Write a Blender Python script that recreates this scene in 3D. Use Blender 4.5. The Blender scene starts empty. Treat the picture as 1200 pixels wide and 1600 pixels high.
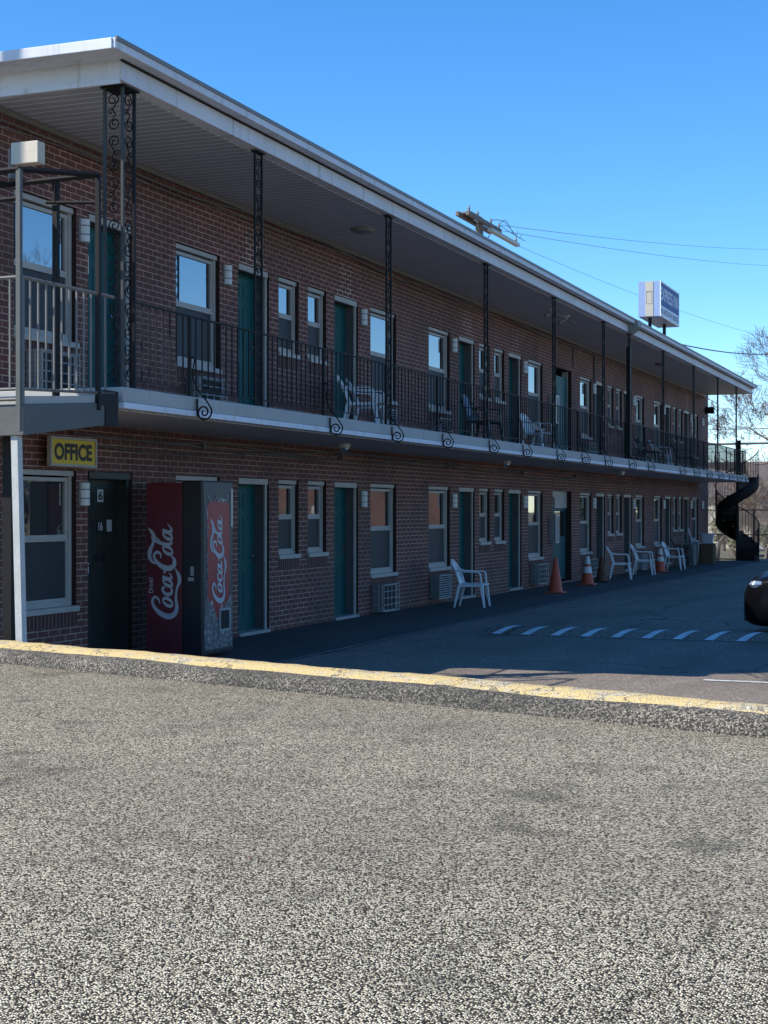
import bpy, math, random
from mathutils import Vector, Matrix
R = math.radians
random.seed(7)
sc = bpy.context.scene
COL = sc.collection

# ------------------------------------------------------------------ camera
cam_d = bpy.data.cameras.new('camera'); cam = bpy.data.objects.new('camera', cam_d)
COL.objects.link(cam); sc.camera = cam
cam_d.sensor_fit = 'VERTICAL'; cam_d.sensor_height = 24.0; cam_d.sensor_width = 18.0
cam_d.lens = 36.2; cam_d.clip_start = 0.05; cam_d.clip_end = 3000
cam_d.shift_y = -0.0019
TH = math.atan(940 / 2413)
cam.location = (0, 0, 1.65); cam.rotation_euler = (R(90), 0, TH)
sc.render.resolution_x = 768; sc.render.resolution_y = 1024

# ------------------------------------------------------------------ world and sun
SUN = Vector((-4.72, -3.45, 5.95)).normalized()
elev = math.asin(SUN.z)
w = bpy.data.worlds.new("World"); sc.world = w; w.use_nodes = True
nt = w.node_tree; bg = nt.nodes['Background']
sky = nt.nodes.new('ShaderNodeTexSky'); sky.sky_type = 'NISHITA'; sky.sun_disc = False
sky.sun_elevation = elev; sky.sun_rotation = math.atan2(SUN.x, SUN.y)
sky.air_density = 0.8; sky.dust_density = 0.0; sky.ozone_density = 4.5; sky.altitude = 50
hs = nt.nodes.new('ShaderNodeHueSaturation'); hs.inputs['Saturation'].default_value = 1.25
nt.links.new(sky.outputs[0], hs.inputs['Color']); nt.links.new(hs.outputs[0], bg.inputs[0]); bg.inputs[1].default_value = 0.13
sd = bpy.data.lights.new('sun', 'SUN'); sd.energy = 4.0; sd.angle = R(0.53); sd.color = (1, .95, .86)
so = bpy.data.objects.new('sun', sd); COL.objects.link(so); so.rotation_euler = SUN.to_track_quat('Z', 'Y').to_euler()
so.location = (-20, -20, 30)
sc.view_settings.view_transform = 'Standard'; sc.view_settings.look = 'None'
sc.view_settings.exposure = 0.9; sc.view_settings.gamma = 1

# ------------------------------------------------------------------ materials
class Nodes:
    def __init__(s, name):
        s.m = bpy.data.materials.new(name); s.m.use_nodes = True
        s.t = s.m.node_tree; s.p = s.t.nodes['Principled BSDF']
    def n(s, typ, ins=None, **kw):
        nd = s.t.nodes.new(typ)
        for k, v in kw.items(): setattr(nd, k, v)
        for k, v in (ins or {}).items():
            if isinstance(v, bpy.types.NodeSocket): s.t.links.new(v, nd.inputs[k])
            else: nd.inputs[k].default_value = v
        return nd
    def l(s, a, b): s.t.links.new(a, b)
    def coord(s, which='Object', scale=(1, 1, 1)):
        c = s.n('ShaderNodeTexCoord')
        if scale == (1, 1, 1): return c.outputs[which]
        return s.n('ShaderNodeMapping', {'Vector': c.outputs[which], 'Scale': scale}).outputs[0]
    def noise(s, vec, scale, detail=4, rough=.55):
        return s.n('ShaderNodeTexNoise', {'Vector': vec, 'Scale': scale, 'Detail': detail, 'Roughness': rough}).outputs['Fac']
    def ramp(s, fac, stops):
        r = s.n('ShaderNodeValToRGB', {'Fac': fac}); e = r.color_ramp.elements
        while len(e) < len(stops): e.new(.5)
        for el, (p, c) in zip(e, stops):
            el.position = p; el.color = tuple(c) + (1,) if len(c) == 3 else c
        return r.outputs[0]
    def mix(s, fac, a, b, mode='MIX'):
        nd = s.n('ShaderNodeMix', data_type='RGBA', blend_type=mode)
        for k, v in ((0, fac), (6, a), (7, b)):
            if isinstance(v, bpy.types.NodeSocket): s.t.links.new(v, nd.inputs[k])
            elif k == 0: nd.inputs[0].default_value = v
            else: nd.inputs[k].default_value = tuple(v) + (1,)
        return nd.outputs[2]
    def math(s, op, a, b=0.0):
        return s.n('ShaderNodeMath', {0: a, 1: b}, operation=op).outputs[0]
    def bump(s, h, strength=.3, dist=.01):
        b = s.n('ShaderNodeBump', {'Height': h, 'Strength': strength, 'Distance': dist})
        s.l(b.outputs[0], s.p.inputs['Normal'])

def paint(name, col, rough=.5, dirt=.25, metal=0.0, scale=3.0, bump=.05, dark=None, spec=.4):
    g = Nodes(name); v = g.coord()
    n1 = g.noise(v, scale, 6, .6); n2 = g.noise(v, scale * 13, 4, .6)
    f = g.math('MULTIPLY', n1, n2)
    d = dark or tuple(c * .45 for c in col)
    c = g.mix(g.ramp(f, [(.12, (1, 1, 1)), (.38, (0, 0, 0))]), col, d)
    c = g.mix(dirt, col, c)
    g.l(c, g.p.inputs['Base Color'])
    g.p.inputs['Roughness'].default_value = rough; g.p.inputs['Metallic'].default_value = metal
    g.p.inputs['Specular IOR Level'].default_value = spec
    if bump: g.bump(n2, bump, .004)
    return g.m

def brick_mat(name, c1, c2, mortar, c3=None):
    g = Nodes(name); uv = g.coord('UV')
    wob = g.n('ShaderNodeTexNoise', {'Vector': uv, 'Scale': 14.0, 'Detail': 3.0})
    off = g.n('ShaderNodeVectorMath', {0: wob.outputs['Color'], 1: (.5, .5, .5)}, operation='SUBTRACT')
    off = g.n('ShaderNodeVectorMath', {0: off.outputs[0], 'Scale': .006}, operation='SCALE')
    vv = g.n('ShaderNodeVectorMath', {0: uv, 1: off.outputs[0]}, operation='ADD').outputs[0]
    b = g.n('ShaderNodeTexBrick', {'Vector': vv, 'Color1': c1 + (1,), 'Color2': c2 + (1,), 'Mortar': mortar + (1,),
            'Scale': 1.0, 'Mortar Size': .0062, 'Mortar Smooth': .25, 'Bias': -.1, 'Brick Width': .2032, 'Row Height': .0677})
    big = g.noise(uv, .55, 5, .6); fine = g.noise(uv, 60, 3, .6); mid = g.noise(uv, 5, 4, .6)
    col = g.mix(g.ramp(mid, [(.35, (0, 0, 0)), (.75, (.6, .6, .6))]), b.outputs['Color'], tuple(x * .6 for x in c1))
    col = g.mix(g.ramp(big, [(.40, (0, 0, 0)), (.68, (.45, .45, .45))]), col, (.045, .034, .032))
    vs_ = g.n('ShaderNodeMapping', {'Vector': uv, 'Scale': (1.6, .22, 1)}).outputs[0]
    col = g.mix(g.ramp(g.noise(vs_, 1.7, 6, .65), [(.54, (0, 0, 0)), (.72, (.4, .4, .4))]), col, (.24, .17, .14))
    col = g.mix(.35, col, g.mix(fine, (.0, .0, .0), (.32, .2, .17)), 'OVERLAY')
    g.l(col, g.p.inputs['Base Color']); g.p.inputs['Roughness'].default_value = .85
    h = g.math('ADD', g.math('MULTIPLY', b.outputs['Fac'], -1.0), g.math('MULTIPLY', fine, .35))
    g.bump(h, .7, .006)
    return g.m

M = {}
M['brick'] = brick_mat('red_brick', (.225, .080, .062), (.140, .054, .044), (.66, .50, .41))
M['brick_new'] = brick_mat('patched_brick', (.19, .075, .06), (.13, .058, .05), (.95, .82, .74))
M['brick_far'] = brick_mat('orange_brick', (.26, .12, .085), (.21, .09, .065), (.38, .33, .29))

def soldier():
    g = Nodes('soldier_brick'); uv = g.coord('UV')
    mp = g.n('ShaderNodeMapping', {'Vector': uv, 'Rotation': (0, 0, R(90))})
    b = g.n('ShaderNodeTexBrick', {'Vector': mp.outputs[0], 'Color1': (.10, .035, .026, 1), 'Color2': (.065, .025, .02, 1), 'Mortar': (.22, .17, .15, 1),
            'Scale': 1.0, 'Mortar Size': .005, 'Brick Width': 3.0, 'Row Height': .0677})
    g.l(b.outputs['Color'], g.p.inputs['Base Color']); g.p.inputs['Roughness'].default_value = .9
    g.bump(g.math('MULTIPLY', b.outputs['Fac'], -1.0), .6, .006)
    return g.m
M['soldier'] = soldier()

def aggregate():
    g = Nodes('exposed_aggregate_asphalt'); v = g.coord()
    vo = g.n('ShaderNodeTexVoronoi', {'Vector': v, 'Scale': 150.0, 'Randomness': 1.0})
    vo2 = g.n('ShaderNodeTexVoronoi', {'Vector': v, 'Scale': 330.0})
    sep = g.n('ShaderNodeSeparateColor', {'Color': vo.outputs['Color']})
    sep2 = g.n('ShaderNodeSeparateColor', {'Color': vo2.outputs['Color']})
    st = g.ramp(sep.outputs[0], [(0, (.006, .006, .005)), (.28, (.022, .019, .014)), (.46, (.24, .20, .145)), (.64, (.72, .63, .46)), (1, (1.0, .92, .70))])
    st2 = g.ramp(sep2.outputs[0], [(0, (.015, .015, .014)), (.5, (.16, .14, .10)), (1, (.74, .64, .46))])
    base = g.mix(.16, st, st2)
    gap = g.ramp(vo.outputs['Distance'], [(.50, (0, 0, 0)), (.80, (1, 1, 1))])
    c = g.mix(gap, base, (.030, .026, .019))
    pat = g.noise(g.coord(scale=(1, 1.6, 1)), .55, 5, .62)
    c = g.mix(g.ramp(pat, [(.38, (.6, .6, .6)), (.60, (0, 0, 0))]), c, g.mix(.4, c, (.085, .075, .06)))
    oil = g.noise(v, 2.6, 3, .5)
    c = g.mix(g.ramp(oil, [(.58, (0, 0, 0)), (.74, (.5, .5, .5))]), c, (.06, .058, .052))
    wv = g.n('ShaderNodeVectorMath', {0: v, 1: g.n('ShaderNodeTexNoise', {'Vector': v, 'Scale': 1.1, 'Detail': 6.0}).outputs['Color']}, operation='ADD').outputs[0]
    ck = g.n('ShaderNodeTexVoronoi', {'Vector': wv, 'Scale': .33}, feature='DISTANCE_TO_EDGE').outputs['Distance']
    gate = g.ramp(g.noise(v, .8, 2, .5), [(.50, (0, 0, 0)), (.60, (1, 1, 1))])
    c = g.mix(g.math('MULTIPLY', g.ramp(ck, [(.0, (.75, .75, .75)), (.0045, (0, 0, 0))]), gate), c, (.03, .027, .02))
    tar = g.n('ShaderNodeTexVoronoi', {'Vector': wv, 'Scale': 1.15}).outputs['Distance']
    c = g.mix(g.ramp(tar, [(.0, (.7, .7, .7)), (.035, (.45, .45, .45)), (.06, (0, 0, 0))]), c, (.035, .032, .027))
    g.l(c, g.p.inputs['Base Color']); g.p.inputs['Roughness'].default_value = .8
    g.p.inputs['Specular IOR Level'].default_value = .12
    h = g.math('SUBTRACT', 1.0, vo.outputs['Distance']); h = g.math('ADD', h, g.math('MULTIPLY', sep.outputs[1], .8))
    g.bump(h, 1.0, .010)
    return g.m
M['aggregate'] = aggregate()

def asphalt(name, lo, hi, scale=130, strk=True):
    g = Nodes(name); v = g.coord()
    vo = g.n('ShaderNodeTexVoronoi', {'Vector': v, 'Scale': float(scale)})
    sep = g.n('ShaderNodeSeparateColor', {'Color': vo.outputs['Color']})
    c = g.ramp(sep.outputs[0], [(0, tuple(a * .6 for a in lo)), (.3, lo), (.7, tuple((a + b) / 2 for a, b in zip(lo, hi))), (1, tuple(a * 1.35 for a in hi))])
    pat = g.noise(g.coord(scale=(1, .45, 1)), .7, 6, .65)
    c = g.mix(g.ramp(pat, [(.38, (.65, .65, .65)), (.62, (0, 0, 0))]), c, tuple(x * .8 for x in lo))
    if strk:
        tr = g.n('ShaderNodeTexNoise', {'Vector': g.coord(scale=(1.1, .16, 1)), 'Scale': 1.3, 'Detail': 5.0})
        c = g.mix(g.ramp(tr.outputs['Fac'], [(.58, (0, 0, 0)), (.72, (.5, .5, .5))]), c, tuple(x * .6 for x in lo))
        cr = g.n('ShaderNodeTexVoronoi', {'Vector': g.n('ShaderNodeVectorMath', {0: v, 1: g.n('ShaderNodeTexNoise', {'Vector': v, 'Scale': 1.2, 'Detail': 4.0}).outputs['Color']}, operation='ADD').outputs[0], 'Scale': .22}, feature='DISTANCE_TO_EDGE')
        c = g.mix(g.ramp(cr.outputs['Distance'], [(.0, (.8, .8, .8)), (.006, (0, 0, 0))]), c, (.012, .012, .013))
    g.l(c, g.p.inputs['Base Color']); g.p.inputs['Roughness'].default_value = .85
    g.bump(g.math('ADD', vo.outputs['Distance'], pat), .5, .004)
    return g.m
M['lot'] = asphalt('lot_asphalt', (.135, .105, .080), (.29, .245, .20), 75)
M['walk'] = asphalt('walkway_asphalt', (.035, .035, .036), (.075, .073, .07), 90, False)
M['berm'] = asphalt('kerb_asphalt', (.014, .013, .011), (.21, .185, .145), 125, False)

def worn(name, col, under, lo=.44, hi=.56, scale=9):
    g = Nodes(name); v = g.coord()
    n = g.noise(v, scale, 8, .7); n2 = g.noise(v, 90, 3, .6)
    c = g.mix(g.ramp(n, [(lo, (0, 0, 0)), (hi, (1, 1, 1))]), under, col)
    c = g.mix(g.math('MULTIPLY', n2, .5), c, tuple(x * .45 for x in col))
    g.l(c, g.p.inputs['Base Color']); g.p.inputs['Roughness'].default_value = .85
    g.bump(n2, .8, .006)
    return g.m
def yellow():
    g = Nodes('worn_yellow_paint'); v = g.coord()
    n = g.noise(v, 7, 8, .72); n2 = g.noise(v, 55, 4, .65); big = g.noise(v, .9, 3, .5)
    vo = g.n('ShaderNodeTexVoronoi', {'Vector': v, 'Scale': 85.0}); sp = g.n('ShaderNodeSeparateColor', {'Color': vo.outputs['Color']}).outputs[0]
    under = g.ramp(sp, [(0, (.10, .09, .07)), (.5, (.34, .30, .22)), (1, (.62, .56, .44))])
    pt = g.mix(n2, (.42, .29, .10), (.66, .51, .25))
    m = g.math('ADD', g.math('MULTIPLY', n, .75), g.math('MULTIPLY', big, .35))
    c = g.mix(g.ramp(g.math('ADD', m, g.math('MULTIPLY', n2, .25)), [(.60, (0, 0, 0)), (.70, (1, 1, 1))]), under, pt)
    cr = g.n('ShaderNodeTexVoronoi', {'Vector': g.n('ShaderNodeVectorMath', {0: v, 1: g.n('ShaderNodeTexNoise', {'Vector': v, 'Scale': 5.0, 'Detail': 5.0}).outputs['Color']}, operation='ADD').outputs[0], 'Scale': 1.1}, feature='DISTANCE_TO_EDGE').outputs['Distance']
    c = g.mix(g.ramp(cr, [(.0, (.9, .9, .9)), (.02, (0, 0, 0))]), c, (.05, .045, .035))
    g.l(c, g.p.inputs['Base Color']); g.p.inputs['Roughness'].default_value = .9
    g.bump(g.math('ADD', n2, vo.outputs['Distance']), .9, .008)
    return g.m
M['yellow_flat'] = worn('worn_yellow_paint', (.56, .39, .14), (.36, .31, .23), .44, .58, 16)
M['yellow'] = yellow()
M['line'] = worn('worn_white_line', (.62, .62, .60), (.2, .2, .19), .36, .55, 12)
M['joint'] = worn('pale_joint', (.34, .33, .31), (.14, .13, .12), .40, .62, 5)
M['bumpstripe'] = worn('stripe_paint', (.72, .73, .75), (.4, .4, .4), .25, .5, 10)

def trim():
    g = Nodes('white_trim'); v = g.coord()
    st = g.noise(g.coord(scale=(2, 2.4, .12)), 5, 6, .65); n = g.noise(v, 1.1, 6, .6); f = g.noise(v, 28, 4, .65)
    c = g.mix(g.ramp(n, [(.35, (0, 0, 0)), (.75, (.7, .7, .7))]), (.65, .67, .72), (.50, .50, .53))
    c = g.mix(g.ramp(st, [(.56, (0, 0, 0)), (.74, (.6, .6, .6))]), c, (.26, .23, .19))
    c = g.mix(g.ramp(f, [(.62, (0, 0, 0)), (.76, (.5, .5, .5))]), c, (.24, .22, .2))
    x = g.n('ShaderNodeSeparateXYZ', {0: v}).outputs[1]
    fr = g.math('FRACT', g.math('DIVIDE', x, 3.66))
    c = g.mix(g.ramp(fr, [(.0, (.7, .7, .7)), (.003, (.7, .7, .7)), (.0045, (0, 0, 0))]), c, (.08, .08, .08))
    g.l(c, g.p.inputs['Base Color']); g.p.inputs['Roughness'].default_value = .6; g.p.inputs['Specular IOR Level'].default_value = .3
    g.bump(g.math('ADD', g.noise(v, .9, 2, .5), g.math('MULTIPLY', f, .05)), .25, .03)
    return g.m
M['white'] = trim()
M['postpaint'] = paint('post_paint', (.50, .50, .48), .6, .4, scale=4, spec=.2)
M['soffit'] = None
def soffit():
    g = Nodes('vinyl_soffit'); v = g.coord()
    x = g.n('ShaderNodeSeparateXYZ', {0: v}).outputs[1]
    fr = g.math('FRACT', g.math('DIVIDE', x, .15))
    groove = g.ramp(fr, [(0, (0, 0, 0)), (.08, (0, 0, 0)), (.10, (1, 1, 1)), (.24, (1, 1, 1)), (.28, (.12, .12, .12)), (.9, (.12, .12, .12)), (1, (0, 0, 0))])
    n = g.noise(v, 2, 5, .6)
    c = g.mix(groove, (.36, .37, .41), (.95, .94, .98))  # rib highlights painted in as pale bands
    c = g.mix(g.math('MULTIPLY', n, .4), c, (.2, .2, .2))
    g.l(c, g.p.inputs['Base Color']); g.p.inputs['Roughness'].default_value = .5
    g.bump(groove, .8, .01)
    return g.m
M['soffit'] = soffit()
def concrete():
    g = Nodes('painted_concrete'); v = g.coord()
    n1 = g.noise(v, 1.5, 6, .65); n2 = g.noise(v, 45, 4, .6); n3 = g.noise(g.coord(scale=(1, 2.2, .18)), 4, 4, .6)
    c = g.mix(n1, (.30, .29, .275), (.46, .45, .43))
    c = g.mix(g.ramp(n3, [(.62, (0, 0, 0)), (.78, (.6, .6, .6))]), c, (.20, .13, .075))
    c = g.mix(g.ramp(n2, [(.55, (0, 0, 0)), (.8, (.4, .4, .4))]), c, (.16, .15, .14))
    g.l(c, g.p.inputs['Base Color']); g.p.inputs['Roughness'].default_value = .85
    g.bump(n2, .4, .004)
    return g.m
M['concrete'] = concrete()
M['iron'] = paint('black_iron', (.010, .010, .011), .6, .4, dark=(.022, .017, .014), scale=8, spec=.18)
M['steelgrey'] = paint('grey_painted_steel', (.26, .27, .27), .55, .45, dark=(.12, .11, .10), scale=5, spec=.25)
M['colgrey'] = paint('sunlit_tone_column', (.06, .062, .062), .6, .5, dark=(.03, .028, .026), scale=5, spec=.2)  # sun on the near corner uprights put into a paler paint
M['railgrey'] = paint('weathered_rail_paint', (.18, .18, .17), .6, .5, dark=(.10, .09, .08), scale=6, spec=.2)
M['landgrey'] = paint('landing_steel', (.12, .125, .12), .6, .5, dark=(.07, .065, .06), scale=5, spec=.2)
M['vinyl'] = paint('window_vinyl', (.44, .41, .37), .5, .4, scale=4, spec=.3, dark=(.18, .165, .15))
M['reveal'] = paint('shade_toned_reveal', (.045, .028, .025), .85, .4, scale=5, spec=.1)  # reveal faces coloured dark to carry the shade inside the openings
M['jamb'] = paint('grey_jamb', (.12, .115, .115), .6, .4, scale=4, spec=.2)
M['vinyldark'] = paint('aged_frame', (.20, .19, .18), .5, .3, scale=2)
M['teal'] = paint('teal_door', (.004, .085, .088), .5, .25, scale=2, dark=(.004, .045, .048), spec=.2)
M['officedoor'] = paint('dark_green_black_door', (.035, .04, .034), .5, .4, scale=2)
M['lampwhite'] = paint('lamp_glass', (.62, .62, .60), .35, .15, scale=8)
M['acgrey'] = paint('ac_grey', (.22, .22, .215), .5, .4, scale=5)
M['aclight'] = paint('ac_grille', (.36, .35, .33), .5, .4, scale=5)
M['dark'] = paint('dark_void', (.012, .012, .013), .7, .1)
M['screen'] = paint('insect_screen', (.040, .043, .047), .55, .3, scale=3, spec=.25)
M['plastic'] = paint('white_plastic', (.72, .73, .74), .42, .18, scale=6, dark=(.45, .44, .42))
M['greenplastic'] = paint('dark_green_plastic', (.02, .035, .03), .4, .2, scale=6)
M['orange'] = paint('cone_orange', (.62, .085, .03), .5, .5, scale=9, dark=(.16, .05, .035))
M['browncone'] = paint('grimy_orange', (.16, .05, .025), .7, .7, scale=9, dark=(.05, .03, .02))
M['conewhite'] = paint('cone_band', (.70, .70, .68), .45, .4, scale=15, dark=(.35, .33, .3))
M['rubber'] = paint('rubber', (.02, .02, .02), .7, .3)
M['cable'] = paint('cable', (.13, .12, .12), .6, .2)
M['wood'] = paint('old_wood', (.16, .085, .04), .75, .6, scale=6, dark=(.05, .03, .02))
M['polewood'] = paint('weathered_pole', (.22, .185, .155), .85, .6, scale=4, dark=(.09, .075, .065))
M['bark'] = paint('bark', (.27, .21, .17), .9, .6, scale=6, dark=(.07, .055, .045))
M['twig'] = paint('twig', (.17, .115, .095), .9, .5, scale=3, dark=(.08, .055, .045))
M['leafgreen'] = paint('evergreen_leaf', (.055, .085, .03), .6, .5, scale=2, dark=(.02, .04, .015))
M['ceramic'] = paint('grey_transformer', (.55, .56, .56), .35, .2)
M['cokered'] = paint('faded_red', (.15, .018, .026), .55, .6, scale=5, dark=(.06, .010, .014))
M['cokefront'] = paint('front_red', (.36, .035, .04), .35, .6, scale=7, dark=(.14, .012, .018))
M['cokeblack'] = paint('machine_black', (.012, .014, .018), .4, .3)
M['cokegrey'] = paint('machine_grey', (.07, .07, .065), .45, .5, scale=4)
M['cokewhite'] = paint('logo_white', (.46, .48, .50), .5, .4, scale=12, dark=(.28, .28, .29))
M['yellowsign'] = paint('yellow_sign', (.72, .50, .035), .5, .35, scale=9, dark=(.35, .24, .03))
M['signblack'] = paint('sign_black', (.015, .015, .015), .5, .1)
M['signblue'] = paint('sign_blue', (.012, .055, .26), .5, .15, scale=2, spec=.15)
M['signpanel'] = paint('sign_end_blue', (.28, .38, .60), .5, .2, scale=2, spec=.2)
M['signcream'] = paint('sign_cream', (.50, .47, .40), .5, .3, scale=4)
M['signtext'] = paint('sign_lettering', (.80, .84, .86), .6, .1, spec=.15)
M['carpaint'] = paint('black_car_paint', (.003, .003, .004), .22, .0, bump=0, spec=.12)
M['chrome'] = paint('chrome', (.6, .6, .62), .15, .1, metal=1.0, bump=0)
M['paper'] = paint('paper', (.6, .6, .58), .7, .1)
M['ground'] = asphalt('winter_ground', (.11, .10, .06), (.26, .22, .14), 14, False)
M['cream'] = paint('cream_siding', (.62, .55, .44), .8, .3)
M['greysiding'] = paint('grey_siding', (.20, .18, .16), .8, .3)
M['roofing'] = paint('shingles', (.10, .09, .085), .9, .5)
M['fleece'] = paint('dirty_white', (.5, .5, .52), .6, .3)
M['bluecar'] = paint('blue_car_paint', (.05, .09, .22), .25, .1, bump=0)

def ice():
    g = Nodes('printed_ice'); v = g.coord()
    a = g.noise(v, 9, 8, .75); b = g.n('ShaderNodeTexVoronoi', {'Vector': g.n('ShaderNodeVectorMath', {0: v, 1: g.n('ShaderNodeTexNoise', {'Vector': v, 'Scale': 6.0, 'Detail': 5.0}).outputs['Color']}, operation='ADD').outputs[0], 'Scale': 7.0}, feature='DISTANCE_TO_EDGE').outputs[0]
    c = g.ramp(g.math('ADD', g.math('MULTIPLY', a, .8), b), [(.30, (.02, .022, .025)), (.45, (.09, .095, .10)), (.6, (.19, .195, .20)), (.8, (.40, .40, .41))])
    g.l(c, g.p.inputs['Base Color']); g.p.inputs['Roughness'].default_value = .35
    return g.m
M['ice'] = ice()

def glass(name, base, ior=2.1, rough=.02):
    g = Nodes(name)
    g.p.inputs['Base Color'].default_value = base + (1,)
    g.p.inputs['Roughness'].default_value = .6; g.p.inputs['Specular IOR Level'].default_value = 0
    gl = g.n('ShaderNodeBsdfGlossy', {'Color': (1, 1, 1, 1), 'Roughness': rough})
    wv = g.noise(g.coord(), 2.2, 2, .4)
    bp = g.n('ShaderNodeBump', {'Height': wv, 'Strength': .06, 'Distance': .01})
    g.l(bp.outputs[0], gl.inputs['Normal'])
    fr = g.n('ShaderNodeFresnel', {'IOR': ior})
    mx = g.n('ShaderNodeMixShader', {0: fr.outputs[0], 1: g.p.outputs[0], 2: gl.outputs[0]})
    out = g.t.nodes['Material Output']; g.l(mx.outputs[0], out.inputs[0])
    return g.m
M['glass'] = glass('window_glass', (.03, .032, .035), 3.4)
M['headglass'] = glass('headlight_glass', (.2, .25, .32), 2.2)

# ------------------------------------------------------------------ mesh builder
class MB:
    def __init__(s): s.v = []; s.f = []; s.mi = []; s.uv = {}; s.k = 0
    def face(s, pts, k=None):
        b = len(s.v); s.v += [tuple(p) for p in pts]; s.f.append(tuple(range(b, b + len(pts)))); s.mi.append(s.k if k is None else k)
    def raw(s, vs, fs, k=None):
        b = len(s.v); s.v += [tuple(p) for p in vs]
        for f in fs: s.f.append(tuple(b + i for i in f)); s.mi.append(s.k if k is None else k)
        return s
    def box(s, x0, x1, y0, y1, z0, z1, mat=None, k=None):
        vs = [Vector((x, y, z)) for x in (x0, x1) for y in (y0, y1) for z in (z0, z1)]
        if mat: vs = [mat @ q for q in vs]
        return s.raw(vs, [(0, 1, 3, 2), (4, 6, 7, 5), (0, 4, 5, 1), (2, 3, 7, 6), (0, 2, 6, 4), (1, 5, 7, 3)], k)
    def tube(s, pts, r, n=6, cap=True, k=None, closed=False):
        pts = [Vector(p) for p in pts]; N = len(pts)
        rs = r if isinstance(r, (list, tuple)) else [r] * N
        vs = []; prev = None
        for i, p in enumerate(pts):
            if closed: t = pts[(i + 1) % N] - pts[i - 1]
            else: t = (pts[min(i + 1, N - 1)] - pts[max(i - 1, 0)])
            if t.length < 1e-9: t = Vector((0, 0, 1))
            t.normalize()
            if prev is None:
                a = t.orthogonal().normalized()
            else:
                a = prev - t * prev.dot(t)
                a = a.normalized() if a.length > 1e-6 else t.orthogonal().normalized()
            prev = a; b = t.cross(a)
            for j in range(n):
                q = 2 * math.pi * (j + .5) / n
                vs.append(p + (a * math.cos(q) + b * math.sin(q)) * rs[i])
        fs = []
        for i in range(N if closed else N - 1):
            for j in range(n):
                i2 = (i + 1) % N
                fs.append((i * n + j, i * n + (j + 1) % n, i2 * n + (j + 1) % n, i2 * n + j))
        if cap and not closed: fs += [tuple(reversed(range(n))), tuple((N - 1) * n + j for j in range(n))]
        return s.raw(vs, fs, k)
    def lathe(s, prof, n=24, c=(0, 0, 0), k=None):
        vs = [(c[0] + r * math.cos(2 * math.pi * j / n), c[1] + r * math.sin(2 * math.pi * j / n), c[2] + z) for r, z in prof for j in range(n)]
        fs = [(i * n + j, i * n + (j + 1) % n, (i + 1) * n + (j + 1) % n, (i + 1) * n + j) for i in range(len(prof) - 1) for j in range(n)]
        if prof[0][0] > 1e-6: fs.append(tuple(reversed(range(n))))
        if prof[-1][0] > 1e-6: fs.append(tuple((len(prof) - 1) * n + j for j in range(n)))
        return s.raw(vs, fs, k)
    def prism(s, poly, axis, a, b, k=None):
        # poly: 2D points in the two remaining axes (in xyz order), extruded along axis from a to b
        n = len(poly)
        def P(p, t): q = list(p); q.insert(axis, t); return q
        vs = [P(p, a) for p in poly] + [P(p, b) for p in poly]
        fs = [tuple(reversed(range(n))), tuple(range(n, 2 * n))] + [(i, (i + 1) % n, n + (i + 1) % n, n + i) for i in range(n)]
        return s.raw(vs, fs, k)
    def build(s, name, mats, parent=None, bevel=0, smooth=False, loc=None):
        me = bpy.data.meshes.new(name); me.from_pydata(s.v, [], s.f)
        if not isinstance(mats, (list, tuple)): mats = [mats]
        for m in mats: me.materials.append(m)
        me.polygons.foreach_set('material_index', s.mi)
        me.update()
        uvl = me.uv_layers.new(name='UVMap')
        for p in me.polygons:
            nx, ny, nz = abs(p.normal.x), abs(p.normal.y), abs(p.normal.z)
            for li in p.loop_indices:
                co = me.vertices[me.loops[li].vertex_index].co
                if nx >= ny and nx >= nz: uvl.data[li].uv = (co.y, co.z)
                elif ny >= nz: uvl.data[li].uv = (co.x, co.z)
                else: uvl.data[li].uv = (co.x, co.y)
        if smooth: me.polygons.foreach_set('use_smooth', [True] * len(me.polygons))
        o = bpy.data.objects.new(name, me); COL.objects.link(o)
        if parent: o.parent = parent
        if loc: o.location = loc
        if bevel:
            b = o.modifiers.new('bevel', 'BEVEL'); b.width = bevel; b.segments = 2; b.limit_method = 'ANGLE'; b.angle_limit = R(40)
        if smooth:
            try:
                me.set_sharp_from_angle(angle=R(38))
            except Exception: pass
        return o

def tag(o, label, cat=None, group=None, kind=None):
    if label: o['label'] = label
    if cat: o['category'] = cat
    if group: o['group'] = group
    if kind: o['kind'] = kind
    return o
def thing(name, loc, label, cat, group=None, rz=0):
    o = bpy.data.objects.new(name, None); COL.objects.link(o); o.empty_display_size = .2
    o.location = loc; o.rotation_euler = (0, 0, rz); return tag(o, label, cat, group)
def kids(o): return [c for c in bpy.data.objects if c.parent == o]
def dup(o, loc=None, rz=None, label=None, parent=None):
    c = o.copy(); COL.objects.link(c)
    if parent: c.parent = parent
    if loc is not None: c.location = loc
    if rz is not None: c.rotation_euler = (0, 0, rz)
    if label: c['label'] = label
    for ch in kids(o): dup(ch, parent=c)
    return c
def struct(o): o['kind'] = 'structure'; return o
ORD = ['first', 'second', 'third', 'fourth', 'fifth', 'sixth', 'seventh', 'eighth', 'ninth', 'tenth', 'eleventh', 'twelfth', 'thirteenth', 'fourteenth', 'fifteenth', 'sixteenth', 'seventeenth', 'eighteenth']

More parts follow.
